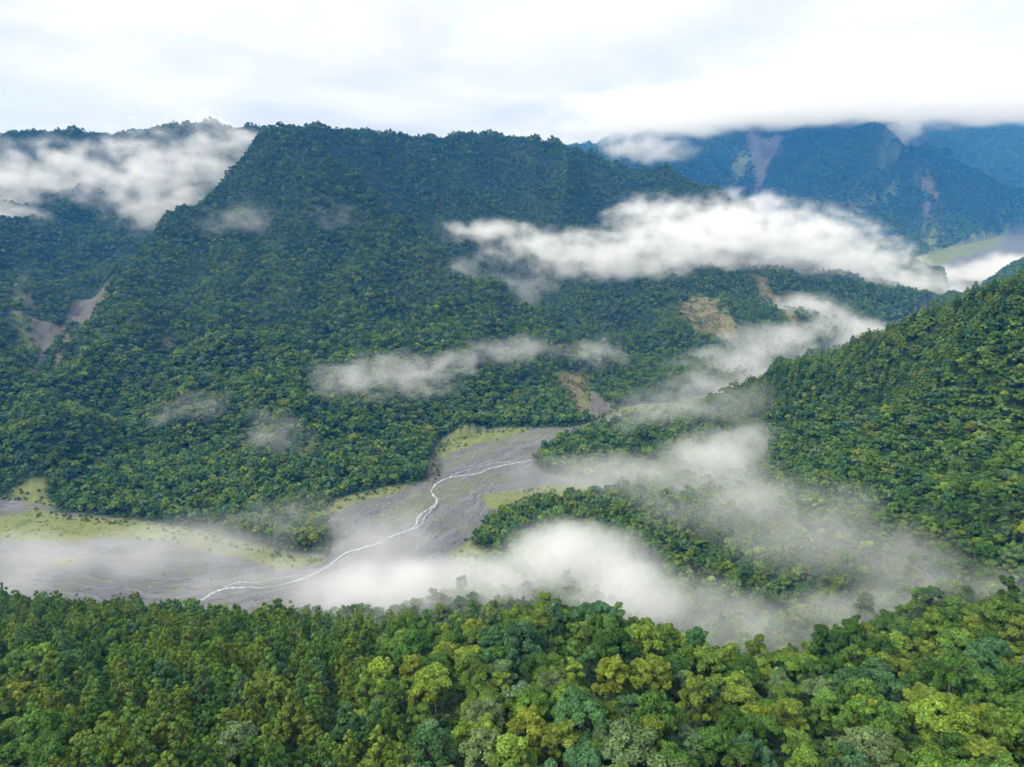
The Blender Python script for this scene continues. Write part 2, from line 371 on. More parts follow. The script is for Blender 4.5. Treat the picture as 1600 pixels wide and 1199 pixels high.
# ------------------------------------------------------------------ materials
def mat(name):
    m = bpy.data.materials.new(name); m.use_nodes = True
    n, l = m.node_tree.nodes, m.node_tree.links
    n.clear()
    o = n.new('ShaderNodeOutputMaterial')
    return m, n, l, o
def noise_node(n, l, scale, detail=4, rough=0.55, vec=None):
    t = n.new('ShaderNodeTexNoise'); t.inputs['Scale'].default_value = scale; t.inputs['Detail'].default_value = detail; t.inputs['Roughness'].default_value = rough
    if vec: l.new(vec, t.inputs['Vector'])
    return t.outputs['Fac']
def ramp(n, l, fac, stops):
    r = n.new('ShaderNodeValToRGB')
    e = r.color_ramp.elements
    while len(e) < len(stops): e.new(0.5)
    for k, (p, c) in enumerate(stops): e[k].position = p; e[k].color = (*c, 1)
    l.new(fac, r.inputs[0]); return r.outputs[0]
def mixc(n, l, fac, a, b, mode='MIX'):
    m = n.new('ShaderNodeMix'); m.data_type = 'RGBA'; m.blend_type = mode
    for s, v in (('Factor', fac), ('A', a), ('B', b)):
        i = m.inputs[s]
        if hasattr(v, 'is_linked') or hasattr(v, 'links'): l.new(v, i)
        else: i.default_value = v if s == 'Factor' else (*v, 1)
    return m.outputs['Result']
def mathn(n, l, op, a, b=None, c=None):
    m = n.new('ShaderNodeMath'); m.operation = op
    for k, v in enumerate((a, b, c)):
        if v is None: continue
        if hasattr(v, 'links'): l.new(v, m.inputs[k])
        else: m.inputs[k].default_value = v
    return m.outputs[0]

def ground_material():
    m, n, l, o = mat('ground')
    b = n.new('ShaderNodeBsdfPrincipled'); b.inputs['Roughness'].default_value = 0.9; b.inputs['Specular IOR Level'].default_value = 0.2
    g = n.new('ShaderNodeNewGeometry'); pos = g.outputs['Position']
    a1 = n.new('ShaderNodeAttribute'); a1.attribute_name = 'cover'
    a2 = n.new('ShaderNodeAttribute'); a2.attribute_name = 'bare'
    s1 = n.new('ShaderNodeSeparateColor'); l.new(a1.outputs['Color'], s1.inputs[0])
    s2 = n.new('ShaderNodeSeparateColor'); l.new(a2.outputs['Color'], s2.inputs[0])
    nb = noise_node(n, l, 0.035, 6, 0.6, pos); nf = noise_node(n, l, 0.35, 5, 0.65, pos); ng = noise_node(n, l, 2.2, 3, 0.6, pos)
    forest = ramp(n, l, nf, [(0.3, (0.012, 0.022, 0.008)), (0.6, (0.028, 0.05, 0.014)), (0.8, (0.045, 0.07, 0.02))])
    # gravel: grey slate shingle with flow streaks drawn along the river
    fl = n.new('ShaderNodeAttribute'); fl.attribute_name = 'flow'
    mp = n.new('ShaderNodeMapping'); l.new(fl.outputs['Vector'], mp.inputs['Vector']); mp.inputs['Scale'].default_value = (0.010, 0.075, 1)
    wob = n.new('ShaderNodeTexNoise'); wob.inputs['Scale'].default_value = 0.02; wob.inputs['Detail'].default_value = 3; l.new(fl.outputs['Vector'], wob.inputs['Vector'])
    va = n.new('ShaderNodeVectorMath'); va.operation = 'MULTIPLY_ADD'; l.new(wob.outputs['Color'], va.inputs[0]); va.inputs[1].default_value = (0.6, 2.2, 0); l.new(mp.outputs[0], va.inputs[2])
    st = noise_node(n, l, 1.0, 7, 0.66, va.outputs[0])
    gravel = ramp(n, l, st, [(0.30, (0.082, 0.085, 0.094)), (0.45, (0.116, 0.119, 0.128)), (0.56, (0.152, 0.154, 0.160)), (0.64, (0.104, 0.107, 0.118)), (0.75, (0.165, 0.165, 0.164))])
    # dry channels: thin dark and pale threads along the flow
    thr = mathn(n, l, 'ABSOLUTE', mathn(n, l, 'SUBTRACT', st, 0.5))
    gravel = mixc(n, l, ramp(n, l, thr, [(0.0, (0.85, 0.85, 0.85)), (0.026, (0, 0, 0))]), gravel, (0.032, 0.034, 0.044))
    gravel = mixc(n, l, mathn(n, l, 'MULTIPLY', ramp(n, l, nb, [(0.48, (0, 0, 0)), (0.64, (1, 1, 1))]), 0.65), gravel, (0.115, 0.130, 0.070))
    peb = ramp(n, l, ng, [(0.3, (0.75, 0.75, 0.75)), (0.7, (1.2, 1.2, 1.2))])
    gravel = mixc(n, l, 0.8, gravel, peb, 'MULTIPLY')
    nm = noise_node(n, l, 0.055, 8, 0.72, pos)
    grass = ramp(n, l, nm, [(0.30, (0.060, 0.095, 0.028)), (0.45, (0.120, 0.150, 0.045)), (0.57, (0.165, 0.175, 0.070)), (0.72, (0.095, 0.130, 0.036))])
    mq = n.new('ShaderNodeMapping'); l.new(pos, mq.inputs['Vector']); mq.inputs['Scale'].default_value = (0.16, 0.03, 0.035)
    nq = noise_node(n, l, 1.0, 8, 0.72, mq.outputs[0])
    rock = ramp(n, l, nq, [(0.34, (0.042, 0.042, 0.040)), (0.46, (0.080, 0.076, 0.068)), (0.55, (0.125, 0.115, 0.098)), (0.63, (0.065, 0.062, 0.056)), (0.70, (0.085, 0.095, 0.040))])
    soil = ramp(n, l, nq, [(0.37, (0.045, 0.080, 0.020)), (0.43, (0.120, 0.130, 0.045)), (0.50, (0.165, 0.145, 0.065)), (0.55, (0.120, 0.080, 0.048)), (0.59, (0.060, 0.044, 0.032)), (0.64, (0.130, 0.140, 0.048))])
    moss = ramp(n, l, nm, [(0.30, (0.045, 0.08, 0.022)), (0.5, (0.10, 0.13, 0.042)), (0.7, (0.145, 0.135, 0.07))])
    c = mixc(n, l, s1.outputs['Red'], forest, gravel)
    sp = mathn(n, l, 'MULTIPLY', a1.outputs['Alpha'], ramp(n, l, nf, [(0.42, (0, 0, 0)), (0.6, (1, 1, 1))]))
    c = mixc(n, l, mathn(n, l, 'MULTIPLY', sp, 0.75), c, grass)
    c = mixc(n, l, s1.outputs['Green'], c, grass)
    c = mixc(n, l, s2.outputs['Blue'], c, moss)
    c = mixc(n, l, s2.outputs['Green'], c, soil)
    c = mixc(n, l, s2.outputs['Red'], c, rock)
    l.new(c, b.inputs['Base Color'])
    bp = n.new('ShaderNodeBump'); bp.inputs['Strength'].default_value = 0.6; bp.inputs['Distance'].default_value = 1.2
    l.new(nf, bp.inputs['Height']); l.new(bp.outputs[0], b.inputs['Normal'])
    l.new(b.outputs[0], o.inputs['Surface'])
    return m
def leaf_material():
    m, n, l, o = mat('leaves')
    a = n.new('ShaderNodeAttribute'); a.attribute_type = 'INSTANCER'; a.attribute_name = 'tint'
    g = n.new('ShaderNodeAttribute'); g.attribute_name = 'shade'
    k = n.new('ShaderNodeMix'); k.data_type = 'RGBA'; k.blend_type = 'MULTIPLY'; k.inputs['Factor'].default_value = 1
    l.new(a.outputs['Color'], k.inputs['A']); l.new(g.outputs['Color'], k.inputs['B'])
    d = n.new('ShaderNodeBsdfPrincipled'); d.inputs['Roughness'].default_value = 0.6; d.inputs['Specular IOR Level'].default_value = 0.08
    t = n.new('ShaderNodeBsdfTranslucent')
    l.new(k.outputs['Result'], d.inputs['Base Color']); l.new(k.outputs['Result'], t.inputs['Color'])
    x = n.new('ShaderNodeMixShader'); x.inputs[0].default_value = 0.20
    l.new(d.outputs[0], x.inputs[1]); l.new(t.outputs[0], x.inputs[2]); l.new(x.outputs[0], o.inputs['Surface'])
    return m
def simple(name, col, rough=0.8, scale=1.5, dark=0.55):
    m, n, l, o = mat(name)
    b = n.new('ShaderNodeBsdfPrincipled'); b.inputs['Roughness'].default_value = rough
    tc = n.new('ShaderNodeTexCoord')
    f = noise_node(n, l, scale, 5, 0.6, tc.outputs['Object'])
    l.new(ramp(n, l, f, [(0.3, tuple(c * dark for c in col)), (0.7, col)]), b.inputs['Base Color'])
    l.new(b.outputs[0], o.inputs['Surface'])
    return m
M_GROUND, M_LEAF = ground_material(), leaf_material()
M_BARK = simple('bark', (0.14, 0.115, 0.085))

# ------------------------------------------------------------------ ground meshes
main_path = [(230, 965), (300, 945), (322, 933), (348, 921), (400, 919), (440, 914), (482, 902), (520, 880), (545, 861), (590, 848), (620, 838), (645, 825), (655, 805), (678, 790), (682, 780), (670, 766), (680, 755), (700, 748), (740, 740), (760, 733), (790, 726), (838, 719)]
def link(o):
    COL.objects.link(o); return o
def new_mesh(name, v, f, mats=()):
    me = bpy.data.meshes.new(name)
    v = np.asarray(v, np.float32); f = np.asarray(f, np.int32)
    k = f.shape[1]
    me.vertices.add(len(v)); me.vertices.foreach_set('co', v.ravel())
    me.loops.add(f.size); me.loops.foreach_set('vertex_index', f.ravel())
    me.polygons.add(len(f)); me.polygons.foreach_set('loop_start', np.arange(len(f), dtype=np.int32) * k)
    me.polygons.foreach_set('loop_total', np.full(len(f), k, np.int32))
    for m in mats: me.materials.append(m)
    me.update(calc_edges=True)
    return me
bed, gra, gry, sol, mos, spa, sdb = surf_masks(GX, GY)
_p = np.array([R(*q)[:2] for q in [(-400, 900), (100, 905)] + main_path[2::2] + [(880, 700), (925, 664), (995, 652), (1100, 618), (1200, 575), (1300, 532), (1400, 500), (1490, 468), (1520, 410), (1600, 370), (1800, 352)]])
_seg = np.concatenate([[0], np.cumsum(np.linalg.norm(np.diff(_p, axis=0), axis=1))])
_s = np.arange(0, _seg[-1], 18.0); _c = np.stack([np.interp(_s, _seg, _p[:, 0]), np.interp(_s, _seg, _p[:, 1])], 1)
for _ in range(30): _c[1:-1] = (_c[:-2] + 2 * _c[1:-1] + _c[2:]) / 4
flow = np.stack([GX, GY, GZ * 0], -1).reshape(-1, 3)
_in = np.nonzero((sd_bed < 25).ravel())[0]
_t = np.gradient(_c, axis=0); _t /= np.linalg.norm(_t, axis=1)[:, None]
for a_ in range(0, len(_in), 4000):
    q = flow[_in[a_:a_ + 4000], :2]; d_ = q[:, None] - _c[None]
    w_ = 1 / ((d_ ** 2).sum(-1) + 900.0) ** 2; w_ /= w_.sum(1)[:, None]
    al = (w_ * (_s[None] + (d_ * _t[None]).sum(-1))).sum(1); la = (w_ * (d_[..., 0] * -_t[None, :, 1] + d_[..., 1] * _t[None, :, 0])).sum(1)
    flow[_in[a_:a_ + 4000], 0] = al; flow[_in[a_:a_ + 4000], 1] = la
cover = np.stack([bed, gra, np.zeros_like(bed), spa * bed], -1).reshape(-1, 4).astype(np.float32)
bare = np.stack([gry, sol, mos, np.ones_like(bed)], -1).reshape(-1, 4).astype(np.float32)
V = np.stack([GX, GY, GZ], -1).reshape(-1, 3)
ii = (np.arange(len(yr) - 1)[:, None] * NC + np.arange(NC - 1)[None, :])
F = np.stack([ii, ii + 1, ii + NC + 1, ii + NC], -1).reshape(-1, 4)
fc = V[F].mean(1)
f_bed = poly_sd(bed_poly, fc[:, 0], fc[:, 1]) < 0
# which piece of country a face belongs to
def wpoly(*p): return [P(a, b, c)[:2] for a, b, c in p]
gully_x = np.interp(fc[:, 1], [850, 985, 1120, 1200, 1480, 1760, 2080, 2450, 2760, 12000], [-560, -590, -770, -840, -960, -1050, -1080, -930, -930, -4000])
valley_y = np.interp(fc[:, 0], [-900, -450, -100, 60, 250, 420], [640, 590, 560, 540, 500, 150])
right_x = np.interp(fc[:, 1], [0, 250, 400, 600, 1000, 1400, 2200, 3800, 4300], [200, 230, 200, 0, -20, 380, 1500, 2400, 9000])
creek = np.interp(fc[:, 0], [-200, 150, 250, 380, 460], [640, 575, 520, 420, 250])
far = (fc[:, 1] > 4200) | ((fc[:, 1] > 3300) & (fc[:, 0] > 600))
code = np.full(len(fc), 2)
code[far] = 4
code[~far & (fc[:, 0] < gully_x) & (fc[:, 1] > 780)] = 3
code[~far & (fc[:, 0] > right_x) & (fc[:, 1] < 4200)] = 1
code[(fc[:, 1] < creek) & (fc[:, 1] < 640)] = 0
code[f_bed] = 5
names = {0: ('hillside', 'forested slope below the camera at the near edge of the valley'), 1: ('hill', 'wooded hill with two low spurs running down to the river bend'),
         2: ('mountain', 'broad forested mountain in the middle with a long ridge'), 3: ('mountain', 'darker forested mountain behind the gully, half in cloud'),
         4: ('mountain', 'far blue mountains rising into the low cloud ceiling'), 5: ('riverbed', 'wide grey gravel riverbed with grassy edges')}
for k, (nm, lab) in names.items():
    f = F[code == k]
    u, inv = np.unique(f, return_inverse=True)
    me = new_mesh(nm, V[u], inv.reshape(-1, 4), [M_GROUND])
    for an, arr in (('cover', cover), ('bare', bare)):
        at = me.attributes.new(an, 'FLOAT_COLOR', 'POINT'); at.data.foreach_set('color', arr[u].ravel())
    me.attributes.new('flow', 'FLOAT_VECTOR', 'POINT').data.foreach_set('vector', flow[u].astype(np.float32).ravel())
    me.polygons.foreach_set('use_smooth', np.ones(len(f), bool))
    o = link(bpy.data.objects.new(nm, me)); o['kind'] = 'structure'; o['label'] = lab
print('ground', round(time.time() - T0, 1))

# ------------------------------------------------------------------ the stream on the gravel
def stream(name, path, width, seed, lab):
    p = np.array([R(*q)[:2] for q in path])
    seg = np.concatenate([[0], np.cumsum(np.linalg.norm(np.diff(p, axis=0), axis=1))])
    s = np.arange(0, seg[-1], 2.5)
    x, y = np.interp(s, seg, p[:, 0]), np.interp(s, seg, p[:, 1])
    for _ in range(6):
        x[1:-1] = (x[:-2] + 2 * x[1:-1] + x[2:]) / 4; y[1:-1] = (y[:-2] + 2 * y[1:-1] + y[2:]) / 4
    nx, ny = -np.gradient(y), np.gradient(x); q = np.hypot(nx, ny); nx, ny = nx / q, ny / q
    x = x + nx * (fbm(s, s * 0, 40, 3, seed) - 0.5) * 14; y = y + ny * (fbm(s, s * 0, 40, 3, seed) - 0.5) * 14
    w = width * (0.15 + 1.7 * fbm(s, s * 0 + 5, 26, 3, seed + 9))
    vs = []
    for t in (-1, -0.4, 0.4, 1):
        X, Y = x + nx * w * t / 2, y + ny * w * t / 2
        vs.append(np.stack([X, Y, ground(X, Y) + 0.12 + 0.22 * (1 - t * t)], -1))
    v = np.stack(vs, 1).reshape(-1, 3)
    a = np.arange(len(s) - 1) * 4
    f = np.concatenate([np.stack([a + k, a + k + 1, a + k + 5, a + k + 4], -1) for k in range(3)])
    o = link(bpy.data.objects.new(name, new_mesh(name, v, f, [M_WATER]))); o['kind'] = 'structure'; o['label'] = lab
def water_material():
    m, n, l, o = mat('water')
    b = n.new('ShaderNodeBsdfPrincipled'); b.inputs['Roughness'].default_value = 0.25
    g = n.new('ShaderNodeNewGeometry')
    f = noise_node(n, l, 0.35, 5, 0.65, g.outputs['Position'])
    l.new(ramp(n, l, f, [(0.36, (0.13, 0.15, 0.17)), (0.52, (0.33, 0.36, 0.39)), (0.68, (0.66, 0.68, 0.70))]), b.inputs['Base Color'])
    bp = n.new('ShaderNodeBump'); bp.inputs['Strength'].default_value = 0.8; bp.inputs['Distance'].default_value = 0.4
    l.new(f, bp.inputs['Height']); l.new(bp.outputs[0], b.inputs['Normal'])
    l.new(b.outputs[0], o.inputs['Surface'])
    return m
M_WATER = water_material()
stream('river', main_path, 1.9, 3, 'narrow white braided stream winding down the grey gravel')
stream('river', [(480, 903), (515, 885), (545, 868), (575, 852), (600, 846)], 1.5, 11, 'thin side channel rejoining the main stream')
stream('river', [(645, 826), (665, 815), (676, 800), (684, 786)], 1.2, 12, 'short side channel at the stream bend')
stream('river', [(700, 749), (725, 738), (745, 730), (775, 724), (800, 722)], 1.1, 14, 'faint upper braid beside the stream near the spur')
stream('river', [(350, 921), (380, 912), (420, 906), (460, 900), (490, 897)], 1.0, 15, 'faint braid above the lower stream')
stream('river', [(925, 664), (950, 659), (995, 652)], 2.4, 13, 'upper reach of the stream below the landslide')
print('stream', round(time.time() - T0, 1))

# ------------------------------------------------------------------ tree builders
_ico = None
def ico():
    global _ico
    if _ico is None:
        import bmesh
        bm = bmesh.new(); bmesh.ops.create_icosphere(bm, subdivisions=1, radius=1.0)
        _ico = (np.array([v.co[:] for v in bm.verts]), np.array([[v.index for v in f.verts] for f in bm.faces])); bm.free()
    return _ico
def leaves_on(r, c, rad, n, size, flat=1.0):
    d = r.normal(size=(n, 3)); d /= np.linalg.norm(d, axis=1)[:, None]
    d[:, 2] = np.where(d[:, 2] < -0.35, -d[:, 2], d[:, 2])
    rr = rad * r.uniform(0.78, 1.12, n)
    p = c + d * rr[:, None] * np.array([1, 1, flat])
    nn = d + r.normal(size=(n, 3)) * 0.42; nn[:, 2] += 0.25; nn /= np.linalg.norm(nn, axis=1)[:, None]
    a = np.cross(nn, r.normal(size=(n, 3))); a /= np.linalg.norm(a, axis=1)[:, None]
    b = np.cross(nn, a)
    s = size * r.uniform(0.6, 1.25, n)[:, None]
    e = r.uniform(0.5, 0.9, n)[:, None]
    q = np.stack([p - a * s, p - b * s * e + nn * s * 0.15, p + a * s, p + b * s * e - nn * s * 0.1], 1)
    return q
def crown_mesh(name, lobes, r, nleaf, size, flat=0.8):
    quads, tris, tv, shq, sht = [], [], [], [], []
    iv, fi = ico(); off = 0
    for c, rad, sh in lobes:
        n = int(nleaf * (rad / 1.7) ** 1.6) + 8
        q = leaves_on(r, np.array(c), rad, n, size, flat)
        quads.append(q)
        shq.append(np.repeat(sh * r.uniform(0.62, 1.3, n), 4))
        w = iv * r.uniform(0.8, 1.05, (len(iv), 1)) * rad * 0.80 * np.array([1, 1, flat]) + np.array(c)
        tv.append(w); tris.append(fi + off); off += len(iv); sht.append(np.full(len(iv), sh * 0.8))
    Q = np.concatenate(quads); qv = Q.reshape(-1, 3)
    qf = np.arange(len(qv)).reshape(-1, 4)
    qt = np.concatenate([qf[:, [0, 1, 2]], qf[:, [0, 2, 3]]])
    vv = np.concatenate([qv, np.concatenate(tv)]); ff = np.concatenate([qt, np.concatenate(tris) + len(qv)])
    me = new_mesh(name, vv, ff, [M_LEAF])
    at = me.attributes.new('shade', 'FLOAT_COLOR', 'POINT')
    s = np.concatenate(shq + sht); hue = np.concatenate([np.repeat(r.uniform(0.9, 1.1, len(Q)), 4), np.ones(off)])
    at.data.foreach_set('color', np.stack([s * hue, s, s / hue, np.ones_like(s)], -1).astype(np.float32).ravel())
    return me
def tube(path, radii, sides=6):
    v, f = [], []
    for k, (p, rd) in enumerate(zip(path, radii)):
        for j in range(sides):
            t = 2 * math.pi * j / sides
            v.append((p[0] + math.cos(t) * rd, p[1] + math.sin(t) * rd, p[2]))
        if k:
            a = (k - 1) * sides
            for j in range(sides): f.append((a + j, a + (j + 1) % sides, a + sides + (j + 1) % sides, a + sides + j))
    return v, f
def trunk_mesh(name, h, r0, limbs, r):
    v, f = tube([(0, 0, -2.5), (r.uniform(-.2, .2), r.uniform(-.2, .2), h * .4), (r.uniform(-.3, .3), r.uniform(-.3, .3), h * .75), (0, 0, h)], [r0 * 1.3, r0, r0 * .7, r0 * .25])
    for c in limbs:
        z0 = h * r.uniform(.4, .65)
        a, b = tube([(0, 0, z0), (c[0] * .5, c[1] * .5, z0 + (c[2] - z0) * .6), tuple(c)], [r0 * .5, r0 * .33, r0 * .12], 5)
        f += [tuple(i + len(v) for i in q) for q in b]; v += a
    return new_mesh(name, v, np.array(f), [M_BARK])
def broad(seed, W=10.5, H=15.0, dome=0.42, nl=14, nleaf=165, size=0.37):
    """clumps of leaves held apart at different heights, so that dark gaps show between them"""
    r = np.random.default_rng(seed); lobes = []
    rad = W / 2
    lean = r.uniform(-.12, .12, 2) * W
    for k in range(nl):
        t = (k + 0.4) / nl
        ph = k * 2.39996 + r.uniform(-.5, .5)
        q = math.sqrt(t) * r.uniform(.8, 1.12)
        rr = rad * 0.80 * q
        z = H - 1.8 - (q ** 2.1) * W * dome * 1.25 * r.uniform(.7, 1.3) + r.uniform(-.9, .8)
        lobes.append(((rr * math.cos(ph) + lean[0] * (1 - t), rr * math.sin(ph) + lean[1] * (1 - t), z), r.uniform(1.0, 1.9) * (W / 10.5) ** .5, r.uniform(.7, 1.35)))
        for j in range(r.integers(1, 3)):      # sprigs on the clump's outside
            a = ph + r.uniform(-1, 1); e = lobes[-1][1]
            lobes.append((tuple(np.array(lobes[-1][0]) + np.array([math.cos(a), math.sin(a), r.uniform(-.5, .7)]) * e * .8), e * r.uniform(.45, .65), r.uniform(.8, 1.3)))
    for k in range(nl // 2):
        ph = r.uniform(0, 6.28); q = r.uniform(.3, .9)
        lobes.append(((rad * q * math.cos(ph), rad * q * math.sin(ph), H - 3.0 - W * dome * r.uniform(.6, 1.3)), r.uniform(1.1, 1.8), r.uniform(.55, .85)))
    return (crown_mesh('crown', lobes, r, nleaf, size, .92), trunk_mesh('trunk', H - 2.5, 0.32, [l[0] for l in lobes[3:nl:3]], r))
def cedar(seed, W=7.4, H=17.0, nleaf=95, size=0.35):
    r = np.random.default_rng(seed); lobes = []
    L = H * .6; z = H - L; k = 0
    while z < H - 0.8:
        t = (z - (H - L)) / L
        rad = W / 2 * (1 - t ** 1.7) * (0.6 + 0.4 * min(1, t * 5)) + 0.2
        m = max(1, int(rad * 2.0))
        for j in range(m):
            ph = j * 6.283 / m + k * 1.1 + r.uniform(-.5, .5); q = r.uniform(.5, 1.0)
            lobes.append(((rad * q * math.cos(ph), rad * q * math.sin(ph), z + r.uniform(-.6, .6)), r.uniform(.75, 1.3) * (0.6 + 0.4 * (1 - t)), r.uniform(.7, 1.3)))
        z += r.uniform(1.2, 1.7); k += 1
    lobes.append(((0, 0, H - .6), .6, 1.15))
    return (crown_mesh('crown', lobes, r, nleaf, size, 1.0), trunk_mesh('trunk', H - 1.2, 0.26, [], r))
BROAD = [broad(100 + k, *a) for k, a in enumerate([(10.5, 15, .42, 13), (9.0, 16, .6, 11), (12.5, 15, .33, 16), (8.0, 14, .6, 9), (11, 17, .55, 14), (9.5, 13, .36, 11), (13.5, 17, .42, 19), (7.0, 16, .85, 10), (10, 14, .5, 10), (12, 16, .5, 15), (9, 17, .7, 12), (11.5, 14, .28, 13)])]
CEDAR = [cedar(200 + k, *a) for k, a in enumerate([(7.4, 17), (8.2, 16), (6.4, 18), (8.6, 15.5), (7.0, 14.5), (6.0, 19), (8.0, 18), (9.0, 17)])]
UMBR = broad(301, 12.5, 17.5, .16, 14, 150, .38)
MASS_B = [broad(400 + k, W, H, d, nl, 24, .8) for k, (W, H, d, nl) in enumerate([(10.5, 15, .42, 10), (9.0, 16, .55, 8), (12, 15, .36, 11), (8, 14, .6, 7), (11, 17, .5, 10), (9.5, 13, .4, 8)])]
MASS_C = [cedar(500 + k, W, H, 14, .75) for k, (W, H) in enumerate([(6.8, 17), (7.6, 15.5), (6.0, 18)])]
FAR_B = [broad(600 + k, 20, 17, .34, 11, 9, 1.5) for k in range(4)]
print('trees built', round(time.time() - T0, 1))

TINTS = {'dark green': (0.056, 0.120, 0.020), 'mid green': (0.104, 0.186, 0.027), 'olive green': (0.132, 0.194, 0.025), 'yellowish': (0.185, 0.232, 0.024),
         'lime green': (0.172, 0.268, 0.033), 'bluish green': (0.064, 0.146, 0.050), 'greyish green': (0.118, 0.184, 0.068)}
TN = list(TINTS); TV = np.array([TINTS[k] for k in TN])

# ------------------------------------------------------------------ where trees stand
def scatter(y0, y1, sp):
    ys = np.arange(y0, y1, sp)
    out = []
    for y in ys:
        w = max(y, 60) * 0.95 + 80
        xs = np.arange(-w, w, sp)
        out.append(np.stack([xs, np.full(len(xs), y)], -1))
    p = np.concatenate(out)
    return p + rng.uniform(-0.48, 0.48, p.shape) * sp
def inframe(x, y, z, m=260):
    px, py, d = proj(x, y, z)
    return (px > -m) & (px < 1600 + m) & (py < 1199 + m * 2) & (y > 30)
def wooded(x, y, bedm=6.0):
    b_, g_, s_, o_, m_, sp_, sb = surf_masks(x, y)
    u = rng.uniform(0, 1, x.shape)
    return (sb > bedm) & (g_ < .35) & (s_ < .3 + .5 * (u > .93)) & (o_ < .35 + .65 * (u > .8)) & (m_ < rng.uniform(.3, 1.1, x.shape))
class Pts: pass
def stand(y0, y1, sp, hgt, cull):
    p = scatter(y0, y1, sp); x, y = p[:, 0], p[:, 1]; z = ground(x, y)
    k = inframe(x, y, z + hgt); x, y, z = x[k], y[k], z[k]
    k = seen(x, y, z + hgt, cull); x, y, z = x[k], y[k], z[k]
    k = wooded(x, y); return x[k], y[k], z[k]
def is_cedar(x, y):
    px, py, d = proj(x, y, ground(x, y) + 12)
    zone = (y < 560) & (px < 640 + 260 * (fbm(x, y, 60, 2, 8) - .5)) & (fbm(x, y, 55, 3, 40) > .43)
    zone |= (y > 700) & (y < 1150) & (x > 330) & (x < 560) & (py < 640 + 120 * (fbm(x, y, 120, 3, 41) - .5)) & (fbm(x, y, 60, 3, 44) > .42)
    return zone
def choose_tint(x, y, ced):
    a = fbm(x, y, 26, 2, 61); b = rng.uniform(0, 1, x.shape); c = fbm(x, y, 160, 3, 63)
    t = np.full(x.shape, 1)
    t[b < .30] = 0
    t[(b > .56) & (b < .73)] = 2
    t[(b > .73) & (b < .82)] = 5
    t[(b > .82) & (b < .90)] = 6
    t[(b > .93) & (c + a > 1.0)] = 3
    t[(b > .968)] = 4
    e = ground(x, y) + 120 * (c - .5); u = rng.uniform(0, 1, x.shape)
    far_side = y > 620
    t[far_side & (e > 260) & (u < .45)] = 0
    t[far_side & (e > 380) & (u > .45) & (u < .62)] = 5
    t[far_side & (e < 140) & (u < .22) & (t == 0)] = 1
    t[far_side & (e < 220) & (u > .90)] = 2
    t[ced & (u < .07)] = 5; ced = ced & (u >= .07)
    t[ced & (b < .42)] = 2; t[ced & (b > .66)] = 1; t[ced & (b >= .42) & (b <= .66)] = 0
    return t
# near slope: trees one by one
nx_, ny_, nz_ = stand(40, 560, 10.6, 14, 8.0)
nced = is_cedar(nx_, ny_)
# a cedar stand is tighter
cx_, cy_, cz_ = stand(40, 560, 8.5, 14, 8.0)
kc = is_cedar(cx_, cy_)
TX = np.concatenate([nx_[~nced], cx_[kc]]); TY = np.concatenate([ny_[~nced], cy_[kc]]); TZ = np.concatenate([nz_[~nced], cz_[kc]])
TC = np.concatenate([np.zeros((~nced).sum(), bool), np.ones(kc.sum(), bool)])
# trees that stand out one by one: px, py of the crown, tint, build, size, label
heroes = [
    (680, 1085, 'lime green', 'u', 1.0, 'lime green umbrella shaped tree with bare trunk showing under it'),
    (1470, 1130, 'lime green', 6, 1.15, 'big bright lime green tree low on the near slope at right'),
    (1402, 996, 'lime green', 2, .85, 'bright lime tree just below the ridge line on the right'),
    (1152, 1068, 'lime green', 1, .95, 'light lime tree below the dip in the near ridge'),
    (955, 1052, 'yellowish', 4, 1.0, 'mustard yellow tree with drooping crown below the highest middle ridge trees'),
    (985, 1090, 'bluish green', 3, .9, 'dark blue green tree right beneath the mustard yellow tree'),
    (1102, 1084, 'bluish green', 0, .95, 'round blue green tree left of the light lime tree'),
    (975, 1172, 'greyish green', 6, 1.1, 'large grey green tree at the bottom edge near the middle'),
    (828, 1132, 'yellowish', 2, .95, 'yellow flushed tree with loose clumps in the lower middle of the slope'),
    (420, 1090, 'olive green', 6, 1.1, 'big olive tree with rusty top beside the dark cedar stand'),
    (370, 1165, 'greyish green', 4, 1.1, 'pale grey green tree at the bottom edge left of centre'),
    (702, 1020, 'yellowish', 0, 1.0, 'golden green tree on the slope below the pale ridge sapling'),
    (742, 985, 'yellowish', 4, .95, 'yellow green tree standing at the start of the middle rise'),
    (785, 962, 'yellowish', 0, .9, 'yellow topped tree on the ridge facing the dense fog'),
    (100, 1032, 'bluish green', 2, .95, 'flat topped blue green tree inside the left cedar stand'),
    (315, 992, 'bluish green', 7, 1.0, 'slim blue green tree among cedars near the left ridge'),
    (42, 958, 'lime green', 3, .85, 'small lime tree at the far left end of the near ridge'),
    (600, 1000, 'mid green', 5, 1.0, 'rounded fresh green tree beside the thin wisp of mist'),
    (1010, 1120, 'olive green', 1, .9, 'olive tree with brown dead twigs in the lower middle'),
    (1330, 1000, 'yellowish', 1, .9, 'olive yellow tall tree on the ridge right of the dip'),
    (1215, 1000, 'mid green', 7, 1.0, 'tall ragged green tree standing over the dip in the ridge'),
    (1070, 1000, 'olive green', 7, .95, 'tall olive tree rising at the right end of the middle rise'),
    (1560, 935, 'greyish green', 6, 1.0, 'broad grey green tree on the right end of the ridge'),
    (1490, 945, 'mid green', 2, 1.0, 'broad dark domed tree where the right ridge starts climbing'),
    (895, 1040, 'lime green', 3, .95, 'fresh green round tree left of the mustard yellow tree'),
    (1530, 1050, 'bluish green', 4, 1.15, 'layered blue green tree in the middle of the right slope'),
    (1250, 1150, 'mid green', 5, .9, 'light green shrubby tree in the gap low on the right slope'),
    (560, 1120, 'lime green', 5, .95, 'pale lime tree low on the slope right of the olive tree')]
hero_xy = []
